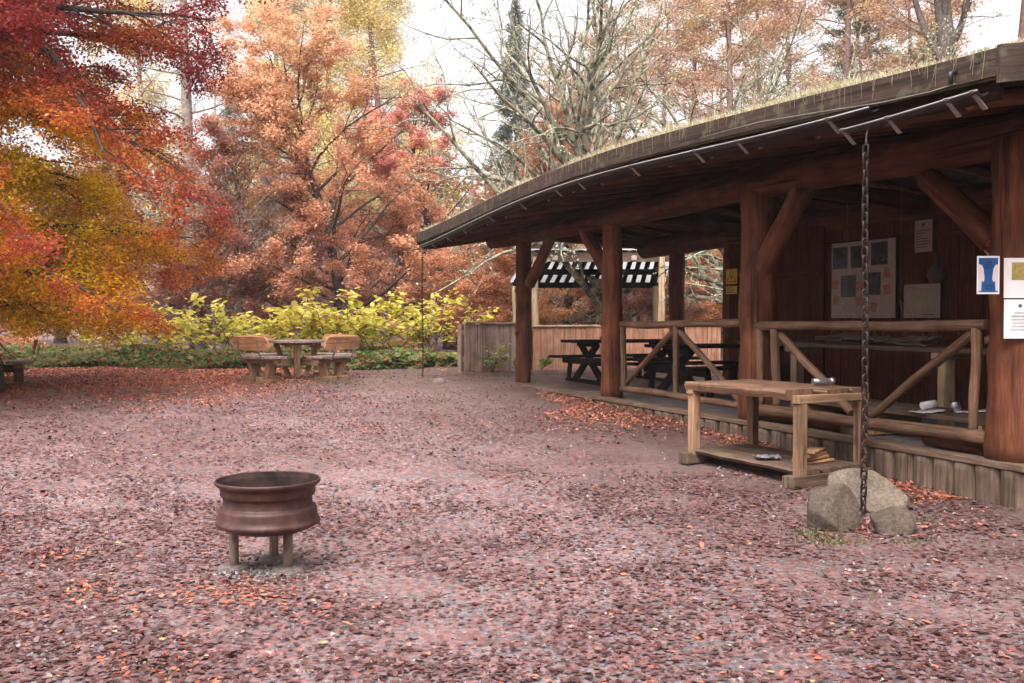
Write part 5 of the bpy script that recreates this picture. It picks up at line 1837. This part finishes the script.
# --- dark forked trunk and pine at the right
fsp = dict(H=10.0, r=.30, lv=[
    dict(seg=7, wob=.06, up=.03, t0=.68, tip=.6),
    dict(n_child=6, ang=30, angj=8, len=5.0, seg=7, wob=.10, up=.05, rr=.75, slim=.03, t0=.2),
    dict(n_child=8, ang=50, angj=14, ratio=.42, seg=5, wob=.15, up=.02, rr=.5, slim=.012),
    dict(n_child=5, ang=45, angj=14, ratio=.5, seg=3, wob=.2, up=0, rr=.5, slim=.009, n=3)],
    leaf=dict(count=3500, size=.10, spread=.1, tilt=1, col=pal_fn(RUSSET, .5, .4, .3, .3, 2), gap=(.6, .5)))
q = at(955, 330, 24)
Tree(fsp, 117).build('oak_tree', 'dark forked nearly bare trunk above the near end of the roof', 'tree', (q.x, 24, gh(q.x, 24)), M['bark'], M['leaf'], 14)
pine_leaf = dict(count=16000, size=.20, spread=.16, zflat=.7, hang=.05, tilt=2, aspect=.3, col=lambda pos, tr, lr, r: palette(tr * .5 + lr * .5, [(0.05, 0.065, 0.035), (0.10, 0.11, 0.05), (0.26, 0.17, 0.07)]) * (0.8 + .4 * r.random((len(pos), 1))))
psp = conifer_spec(19, .26, 34, 3.0, 84, pine_leaf, up=.02, lv2n=8, t0=.62, shape=lambda t: 1.05 - .5 * t)
q = at(1006, 330, 27)
p1_ = Tree(psp, 121).build('pine_tree', 'straight pine trunk at the near end of the roof', 'tree', (q.x, 27, gh(q.x, 27)), M['bark_red'], M['needle'], 15, 'pines over the near roof')
for px, Y, sc, rz, lab in ((1085, 30, 1.0, 2.0, 'pine beyond the frame beside the roof end'), (876, 52, .95, 4.0, 'far pine seen faintly between the russet crowns')):
    q = at(px, 330, Y); dup(p1_, (q.x, Y, gh(q.x, Y)), rz, sc, lab)

# --- more beech copies filling the wood, hazy and small in the picture
WG = 'smaller trees of the wood around the clearing'
fill = [(t_th, 165, 36, 1.0, 1.1, 'russet beech behind the low boughs of the huge beech'), (t_or, 60, 38, .95, 2.2, 'orange beech deep behind the huge beech'),
        (t_th, 290, 38, 1.05, 4.0, 'dull russet tree low behind the broad orange beech'), (t_cu, 660, 36, .9, 2.6, 'copper tree seen past the rear post under the roof'),
        (t_th, 520, 38, 1.05, .4, 'dull russet tree showing over the far roof corner'), (t_cu, 745, 33, .85, 5.1, 'copper tree behind the wall end of the shelter'),
        (t_th, 400, 44, 1.2, 2.9, 'dull russet tree between the orange and crimson beeches'), (t_cu, 480, 27.5, .62, 1.2, 'low copper bush like beech right behind the greyed fence'),
        (t_cu, -60, 33, 1.0, 3.9, 'copper beech beyond the left edge'), (t_th, 640, 29, .8, 3.3, 'small russet tree right behind the pergola')]
for o, px, Y, sc, rz, lab in fill:
    q = at(px, 330, Y); dup(o, (q.x, Y, gh(q.x, Y)), rz, sc, lab, WG)

# --- unseen trees added on the viewer's side to block low sky light
for k, (o, x, y, sc, rz) in enumerate(((t_cu, -4, -13, 1.5, 2), (r1, 2, -17, 1.0, 3), (t_rd, 7, -11, 1.3, 4), (t_or, 15, -6, 1.3, 5), (r1, 15, 3, .9, 2.2), (t_cu, -20, -6, 1.6, 3.3), (p1_, -8, -20, 1.0, 1.1), (t_th, 11, -19, 1.6, .2), (t_rd, -11, -8, 1.4, 1.0), (t_or, 0, -9, 1.2, 4.4), (r1, -7, -14, 1.0, .3), (r1, 9, -6, .9, 2.9), (t_or, -16, -14, 1.4, 3))):
    dup(o, (x, y, gh(x, y)), rz, sc, 'unseen autumn tree added on the near side to block low sky light', 'unseen trees added to block light from the near side')

# ================================================================== SHRUBS with big yellow leaves
def shrub(label, loc, h, spread, nst, seed, n=None):
    r = random.Random(seed); nr = np.random.default_rng(seed)
    root = thing('yellow_shrub', label, 'shrub', loc, 0, 'yellow leaved shrubs behind the picnic table')
    mb = MB(); P, A = [], []
    for k in range(nst):
        az = r.random() * 6.28; lean = r.uniform(.1, .6)
        L = h * r.uniform(.75, 1.25); p = Vector((r.gauss(0, spread * .35), r.gauss(0, spread * .25), -.05)); d = Vector((math.cos(az) * lean, math.sin(az) * lean * .8, 1)).normalized()
        pts = [p.copy()]
        for i in range(9):
            d = (d + Vector((math.cos(az) * .10, math.sin(az) * .08, -.085))).normalized()
            p = p + d * L / 9; pts.append(p.copy())
            if i >= 2:
                for m in range(1 if i < 5 else 2):
                    a2 = r.random() * 6.28
                    # short side shoot carrying leaves along it
                    e = (d * .35 + Vector((math.cos(a2), math.sin(a2), r.uniform(-.15, .25)))).normalized()
                    sl = r.uniform(.12, .42)
                    for w in range(4):
                        P.append(p + e * sl * (w + 1) / 4); A.append(e + Vector((r.gauss(0, .5), r.gauss(0, .5), -.35)))
        mb.tube(pts, [.014 - .0011 * i for i in range(10)], n=5)
    mb.build('stems', M['twig'], root, local=True)
    pos = np.array([tuple(q) for q in P]); ax = np.array([tuple(q) for q in A])
    pos += nr.normal(size=pos.shape) * .05
    pos[:, 2] = np.maximum(pos[:, 2], .12)
    size = .17 * (.45 + nr.random(len(pos)) * .95)
    nrm = nr.normal(size=pos.shape) * .45 + np.array([0, 0, 1])
    t = np.clip((pos[:, 2] / h), 0, 1) * .6 + nr.random(len(pos)) * .6 - .05
    c = palette(t, [(0.10, 0.15, 0.025), (0.30, 0.34, 0.05), (0.60, 0.52, 0.07), (0.74, 0.62, 0.14), (0.80, 0.70, 0.30)])
    br = nr.random(len(pos)) > .93; c[br] = (0.42, 0.20, 0.06)
    c *= (.75 + .45 * nr.random((len(pos), 1)))
    V, Fc = leaf_ovals(pos, size, nrm, ax, .62, .10)
    np_mesh('foliage', V, Fc, np.repeat(c, 6, 0), M['leaf'], root)
    return root
shr = [(225, 24.0, 1.60, .8, 17, 'tallest yellow shrub at the left end of the shrub row'), (282, 23.2, 1.25, .7, 14, 'yellow green shrub right behind the picnic table'), (330, 23.6, 1.65, .8, 16, 'yellow shrub rising over the right end of the picnic table'),
       (378, 23.4, 1.35, .7, 14, 'yellow shrub between the picnic table and the thin chain'), (425, 24.2, 1.75, .8, 18, 'yellow shrub around the thin far chain at the row end'), (145, 22.8, 1.05, .6, 7, 'sparse pale yellow sprig under the huge beech')]
for i, (px, Y, h, sp, n, lab) in enumerate(shr):
    q = at(px, 330, Y); shrub(lab, (q.x, Y, gh(q.x, Y)), h * 1.3, sp * 1.1, n, 200 + i)
# little green plants beside the fence
def small_plant(label, px, py, h, seed, cols, name='leafy_plant', n=90):
    q = gpt(px, py); nr = np.random.default_rng(seed)
    root = thing(name, label, 'plant', (q.x, q.y, q.z))
    mb = MB(); r = random.Random(seed); P = []; A = []
    for k in range(max(4, n // 12)):
        az = r.random() * 6.28
        tip = Vector((math.cos(az) * h * .6, math.sin(az) * h * .6, h * r.uniform(.6, 1.1)))
        pts = [Vector((0, 0, -.02)), tip * .5 + Vector((0, 0, h * .12)), tip]
        mb.tube(pts, [.008, .006, .003], n=4)
        for w in range(12):
            s = r.uniform(.3, 1.05); P.append(tip * s + Vector((r.gauss(0, .05), r.gauss(0, .05), r.gauss(0, .03)))); A.append(Vector((math.cos(az), math.sin(az), r.uniform(-.5, .4))))
    mb.build('stems', M['twig'], root, local=True)
    pos = np.array([tuple(p) for p in P]); ax = np.array([tuple(p) for p in A])
    V, Fc = leaf_ovals(pos, .10 * (.6 + nr.random(len(pos)) * .8), nr.normal(size=pos.shape) * .5 + np.array([0, 0, 1]), ax, .55, .1)
    np_mesh('foliage', V, Fc, np.repeat(palette(nr.random(len(pos)), cols), 6, 0), M['leaf'], root)
GRN = [(0.08, 0.13, 0.03), (0.20, 0.26, 0.06), (0.42, 0.42, 0.12)]
small_plant('pale green leafy plant in front of the greyed fence', 492, 372, .52, 1, [(0.16, 0.2, 0.06), (0.35, 0.38, 0.13), (0.5, 0.5, 0.2)], n=130)
small_plant('small bright green plant by the far post of the shelter', 541, 371, .30, 2, GRN, n=70)
small_plant('low green plant near the greyed fence corner', 516, 373, .25, 3, GRN, n=50)
small_plant('low green plant at the outer end of the greyed fence', 462, 370, .35, 4, GRN, n=70)

# ================================================================== IVY STRIP AND LEAF LITTER (stuff)
def ivy():
    n = 42000
    px = npr.random(n)
    x = -11.5 + 9.6 * px
    y = 21.2 + npr.random(n) ** 1.3 * 2.2 + 0.25 * np.sin(x * 1.9)
    hmax = .30 + .22 * snoise(np.stack([x, y], 1), 1.2, 2)
    # second patch behind the picnic table and towards the fence
    k = npr.random(n) < .35
    x = np.where(k, -4.6 + 3.6 * npr.random(n), x); y = np.where(k, 22.0 + npr.random(n) * 1.6, y)
    hmax = np.where(k, hmax * .6, hmax)
    prof_ = np.clip((y - 21.0) / .8, .1, 1)
    z = gh_np(np.stack([x, y], 1)) + hmax * prof_ * (npr.random(n) ** .6)
    pos = np.stack([x, y, z], 1)
    c = palette(npr.random(n) * .5 + snoise(pos, 1.0, 6) * .5, [(0.05, 0.09, 0.022), (0.10, 0.16, 0.04), (0.18, 0.24, 0.07), (0.30, 0.31, 0.12)])
    br = npr.random(n) < .30
    c[br] = palette(npr.random(br.sum()), [(0.20, 0.06, 0.03), (0.36, 0.14, 0.07), (0.42, 0.24, 0.14)])
    c *= (.7 + .6 * npr.random((n, 1)))
    V, Fc = leaf_ovals(pos, .095 * (.5 + npr.random(n)), npr.normal(size=(n, 3)) * .6 + np.array([0, -.35, 1]), npr.normal(size=(n, 3)), .75, .1)
    o = np_mesh('ivy', V, Fc, np.repeat(c, 6, 0), M['leaf'])
    tag(o, 'dark ivy and ground cover along the edge of the clearing', 'ivy', kind='stuff')
ivy()

def litter():
    def dens(p):
        x, y = p[:, 0], p[:, 1]
        d = .43 + .7 * (snoise(p, .8, 1) - .5) + .8 * (snoise(p, 3.0, 2) - .5)
        # thick carpet at the far left under the beech
        d += .75 * np.clip((y - 13.5) / 3.5, 0, 1) * np.clip((-3.2 - x) / 3.0, 0, 1)
        d += .12 * np.clip(-x / 2.5, 0, 1)
        v = .929 * (x - 3.87) + .371 * (y - 7.74); u = -.371 * (x - 3.87) + .929 * (y - 7.74)
        d += .9 * np.exp(-((v + .22 + .15 * np.sin(u * 1.1)) / .26) ** 2) * ((u > .3) & (u < 8.6))
        d += .8 * np.exp(-(((x - 1.05) / .55) ** 2 + ((y - 13.2) / 1.4) ** 2))
        d -= .2 * np.exp(-(((v + 1.4) / .7) ** 2)) * (u < 6)
        d += .55 * np.exp(-(((x + 1.45) / .35) ** 2 + ((y - 5.35) / .3) ** 2))
        d += .6 * np.exp(-(((x - 2.7) / .65) ** 2 + ((y - 7.0) / .4) ** 2))
        pth = .25 + .06 * y + .5 * np.sin(y * .35)   # trodden strip through the middle
        d -= .10 * np.exp(-((x - pth * -.35 + .1) / (.55 + .06 * y)) ** 2) * (y > 4.6)
        # none on the deck
        d = np.where((v > .0) & (u > -.3) & (u < 11.0) & (v < 3.0), -1, d)
        # forest floor behind
        d = np.where(y > 22.5, .9, d)
        return np.clip(d, 0.0, 1.3)
    parts = []
    for y0, y1, N_ in ((3.2, 5.5, 60000), (5.5, 9, 105000), (9, 15, 120000), (15, 23, 90000), (23, 40, 30000)):
        y = y0 + (y1 - y0) * npr.random(N_)
        x = (npr.random(N_) * 2 - 1) * (.60 * y + 1.2)
        p = np.stack([x, y], 1)
        p = p[npr.random(N_) * 1.15 < dens(p)]
        parts.append(p)
    # the carpet under the big beech
    q = np.stack([-12.0 + 9.8 * npr.random(90000), 13.2 + 8.3 * npr.random(90000)], 1)
    q = q[npr.random(len(q)) < np.clip((-2.4 - q[:, 0]) / 2.2, 0, 1) * np.clip((q[:, 1] - 13.2) / 2.5, .05, 1)]
    parts.append(q)
    p = np.concatenate(parts)
    n = len(p)
    x, y = p[:, 0], p[:, 1]
    pile = np.clip(dens(p) - .75, 0, .6)
    z = gh_np(p) + .004 + npr.random(n) * (.008 + .055 * pile)
    pos = np.stack([x, y, z], 1)
    size = np.where(y > 23, .085, .040) * (.26 + .95 * npr.random(n) ** 1.4) * np.where(npr.random(n) > .97, 1.35, 1)
    tilt = .10 + .30 * (npr.random(n)[:, None] > .78) + .6 * pile[:, None]
    nrm = npr.normal(size=(n, 3)) * tilt + np.array([0, 0, 1.0])
    t = npr.random(n)
    base = palette(t, [(0.055, 0.024, 0.021), (0.088, 0.037, 0.032), (0.118, 0.052, 0.047), (0.145, 0.078, 0.076), (0.18, 0.12, 0.125)])
    fresh = palette(npr.random(n), [(0.19, 0.05, 0.035), (0.33, 0.095, 0.055), (0.44, 0.18, 0.10), (0.38, 0.12, 0.065)])
    v = .929 * (x - 3.87) + .371 * (y - 7.74); u = -.371 * (x - 3.87) + .929 * (y - 7.74)
    fr = np.clip(.035 + 1.0 * pile + .8 * np.exp(-((v + .22) / .3) ** 2) * (u > .3) + .6 * np.exp(-(((x - 1.05) / .6) ** 2 + ((y - 13.2) / 1.5) ** 2)) + .9 * np.clip((y - 13) / 3, 0, 1) * np.clip((-3.0 - x) / 1.5, 0, 1) + .6 * np.exp(-(((x + 1.45) / .4) ** 2 + ((y - 5.35) / .3) ** 2)), 0, .9)
    k = npr.random(n) < fr
    base[k] = fresh[k]
    lf_ = k & (y > 14) & (x < -3); base[lf_] *= 1.45  # far-left leaf colour brightened to make up for low light there
    yl = npr.random(n) > .9965; base[yl] = (0.42, 0.32, 0.12)
    curl = np.where(npr.random(n) < .22, .20, .03) + .04 * npr.random(n)
    V, Fc = leaf_ovals(pos, size, nrm, npr.normal(size=(n, 3)) * np.array([1, 1, .1]), .64, curl)
    o = np_mesh('fallen_leaves', V, Fc, np.repeat(base, 6, 0), M['litter'])
    tag(o, 'fallen beech leaves scattered over the gravel clearing', 'fallen leaves', kind='stuff')
litter()

# pebbles mixed into the gravel
def pebbles():
    n = 9000
    y = 3.3 + 8.5 * npr.random(n) ** 1.6; x = (npr.random(n) * 2 - 1) * (.58 * y + .6)
    v = .929 * (x - 3.87) + .371 * (y - 7.74)
    k = v < -.12; x, y = x[k], y[k]; n = len(x)
    z = gh_np(np.stack([x, y], 1))
    s = .004 + .012 * npr.random(n) ** 3
    c = np.stack([x, y, z + s * .25], 1)
    dirs = np.array([(1, 0, 0), (0, 1, 0), (-1, 0, 0), (0, -1, 0), (0, 0, .75), (0, 0, -.75)])
    J = npr.normal(size=(n, 6, 3)) * .22
    V = c[:, None, :] + (dirs[None] + J) * s[:, None, None]
    k0 = (np.arange(n) * 6)[:, None]
    # four kite faces per half would need tris: use quads with a repeated ring
    F4 = np.concatenate([k0 + np.array([[0, 1, 4, 3]]), k0 + np.array([[1, 2, 3, 4]])], 0)
    g = .13 + .22 * npr.random((n, 1)); col = np.concatenate([g, g * .86, g * .86], 1)
    o = np_mesh('pebbles', V.reshape(-1, 3), F4, np.repeat(col, 6, 0), M['litter'])
    tag(o, 'small pebbles in the gravel surface', 'pebbles', kind='stuff')
pebbles()

def grass_patches():
    P = []
    for px, py, sx, sy, n in ((812, 536, .10, .05, 120), (838, 544, .12, .04, 150), (918, 522, .08, .06, 90), (905, 544, .06, .04, 40), (300, 384, .5, .2, 260), (345, 383, .3, .15, 160), (30, 387, .3, .15, 160),
                              (640, 418, .5, .2, 110), (540, 380, .8, .25, 420), (480, 376, .5, .25, 260), (585, 374, .6, .2, 240), (150, 372, 2.5, .4, 700), (240, 505, 1.2, .4, 120), (860, 600, 1.0, .4, 90)):
        q = gpt(px, py)
        a = npr.normal(size=(n, 2)) * np.array([sx, sy]) + np.array([q.x, q.y])
        P.append(a)
    p = np.concatenate(P)
    v = .929 * (p[:, 0] - 3.87) + .371 * (p[:, 1] - 7.74)
    p = p[(v < -.1) | (v > 3.0) | (p[:, 1] > 18.2)]
    pos = np.concatenate([p, (gh_np(p) - .005)[:, None]], 1)
    n = len(pos)
    cc = palette(npr.random(n), [(0.05, 0.06, 0.018), (0.10, 0.12, 0.035), (0.20, 0.19, 0.075)])
    o = blades('grass_tufts', pos, (.025 + .05 * npr.random(n)), .6, cc, M['grass'], None, .0035)
    tag(o, 'short grass tufts at the stones and the clearing edge', 'grass', kind='stuff')
grass_patches()
# a few twigs on the gravel
for px, py, L, a, lab in ((438, 598, .14, .35, 'thin dark twig lying alone on the gravel'), (795, 548, .12, -.2, 'short twig beside the leftmost boulder')):
    q = gpt(px, py); mb = MB()
    mb.tube(logpts((-L / 2, 0, .012), (L / 2, 0, .02), .06, 5), [.006, .006, .005, .005, .004, .003], n=6)
    mb.tube([(.0, 0, .014), (.03, .025, .03)], [.004, .002], n=5)
    o = mb.build('fallen_twig', M['twig']); o.location = q; o.rotation_euler = (0, 0, a); tag(o, lab, 'twig')

# ================================================================== FAR WOOD
def wood_mass():
    n = 90000
    x = (npr.random(n) * 2 - 1) * 62
    y = 50 + 26 * npr.random(n) + 8 * np.abs(x / 60)
    hh_ = 6.5 + 4.0 * snoise(np.stack([x, y], 1), .16, 4) + 2.0 * snoise(np.stack([x, y], 1), .6, 6)
    z = .8 + hh_ * npr.random(n) ** 1.15
    pos = np.stack([x, y, z], 1)
    pos += npr.normal(size=(n, 3)) * .3
    t = snoise(pos, .22, 3) * .65 + npr.random(n) * .35
    c = palette(t, [(0.10, 0.075, 0.05), (0.21, 0.11, 0.065), (0.34, 0.16, 0.09), (0.36, 0.24, 0.11), (0.23, 0.20, 0.10)]) * (.75 + .5 * npr.random((n, 1)))
    V, Fc = leaf_quads(pos, .42 * (.6 + .8 * npr.random(n)), npr.normal(size=(n, 3)), npr.normal(size=(n, 3)), .7)
    w = np_mesh('far_wood', V, Fc, np.repeat(c, 4, 0), M['leaf'])
    tag(w, 'far autumn wood closing the view behind the clearing', 'wood', kind='stuff')
    mb = MB()
    r = random.Random(5)
    for k in range(90):
        xx = r.uniform(-60, 60); yy = r.uniform(48, 74); h = r.uniform(8, 15)
        mb.tube([(xx, yy, .3), (xx + r.gauss(0, .2), yy, h * .5), (xx + r.gauss(0, .4), yy, h)], [.2, .15, .04], n=5)
    o = mb.build('stems', M['bark_grey'], w, local=True); o['kind'] = 'stuff'
wood_mass()

# ================================================================== HAZE
def haze():
    mb = MB()
    mb.box((0, 128, 16.5), (1, 0, 0), (0, 1, 0), (0, 0, 1), 460, 400, 36.6)
    m, nt, out = new_mat('haze_air')
    v = N(nt, 'ShaderNodeVolumePrincipled')
    v.inputs['Color'].default_value = (.95, .93, .96, 1); v.inputs['Density'].default_value = HAZE
    nt.links.new(v.outputs[0], out.inputs['Volume'])
    o = mb.build('haze', m); o['kind'] = 'stuff'; o['label'] = 'thin pale autumn haze between the trees'
HAZE = .0006
haze()

# ================================================================== LIGHT
world_ = bpy.data.worlds.new('World'); scene.world = world_
world_.use_nodes = True
nt = world_.node_tree; nt.nodes.clear()
SUN_EL, SUN_AZ = R(58), R(-165)
sky = N(nt, 'ShaderNodeTexSky'); sky.sky_type = 'NISHITA'; sky.sun_disc = False
sky.sun_elevation = SUN_EL; sky.sun_rotation = SUN_AZ
sky.air_density = 1.0; sky.dust_density = 6.0; sky.ozone_density = 1.0
bw = N(nt, 'ShaderNodeRGBToBW'); nt.links.new(sky.outputs[0], bw.inputs[0])
cmb = N(nt, 'ShaderNodeCombineColor')
for i in range(3): nt.links.new(bw.outputs[0], cmb.inputs[i])
grey = mixc(nt, cmb.outputs[0], (1.0, 0.962, 0.985), 1.0, 'MULTIPLY')
sc_ = mixc(nt, sky.outputs[0], grey, 0.94)
bg = N(nt, 'ShaderNodeBackground'); bg.inputs[1].default_value = 0.15
nt.links.new(sc_, bg.inputs[0])
wo = N(nt, 'ShaderNodeOutputWorld'); nt.links.new(bg.outputs[0], wo.inputs[0])
sl = bpy.data.lights.new('sun', 'SUN'); sl.energy = 0.5; sl.angle = R(45); sl.color = (1, .95, .88)
so = bpy.data.objects.new('sun', sl); COL.objects.link(so)
# direction the light comes from
sd = Vector((math.sin(SUN_AZ) * math.cos(SUN_EL), math.cos(SUN_AZ) * math.cos(SUN_EL), math.sin(SUN_EL)))
so.rotation_euler = sd.to_track_quat('Z', 'Y').to_euler()
so.location = (0, 0, 30)
vs_ = scene.view_settings
vs_.view_transform = 'Standard'; vs_.look = 'None'; vs_.gamma = 1; vs_.exposure = 1.95
vs_.use_curve_mapping = False
scene.cycles.max_bounces = 6; scene.cycles.diffuse_bounces = 3; scene.cycles.glossy_bounces = 2; scene.cycles.transmission_bounces = 3
scene.cycles.transparent_max_bounces = 4
scene.cycles.use_denoising = True
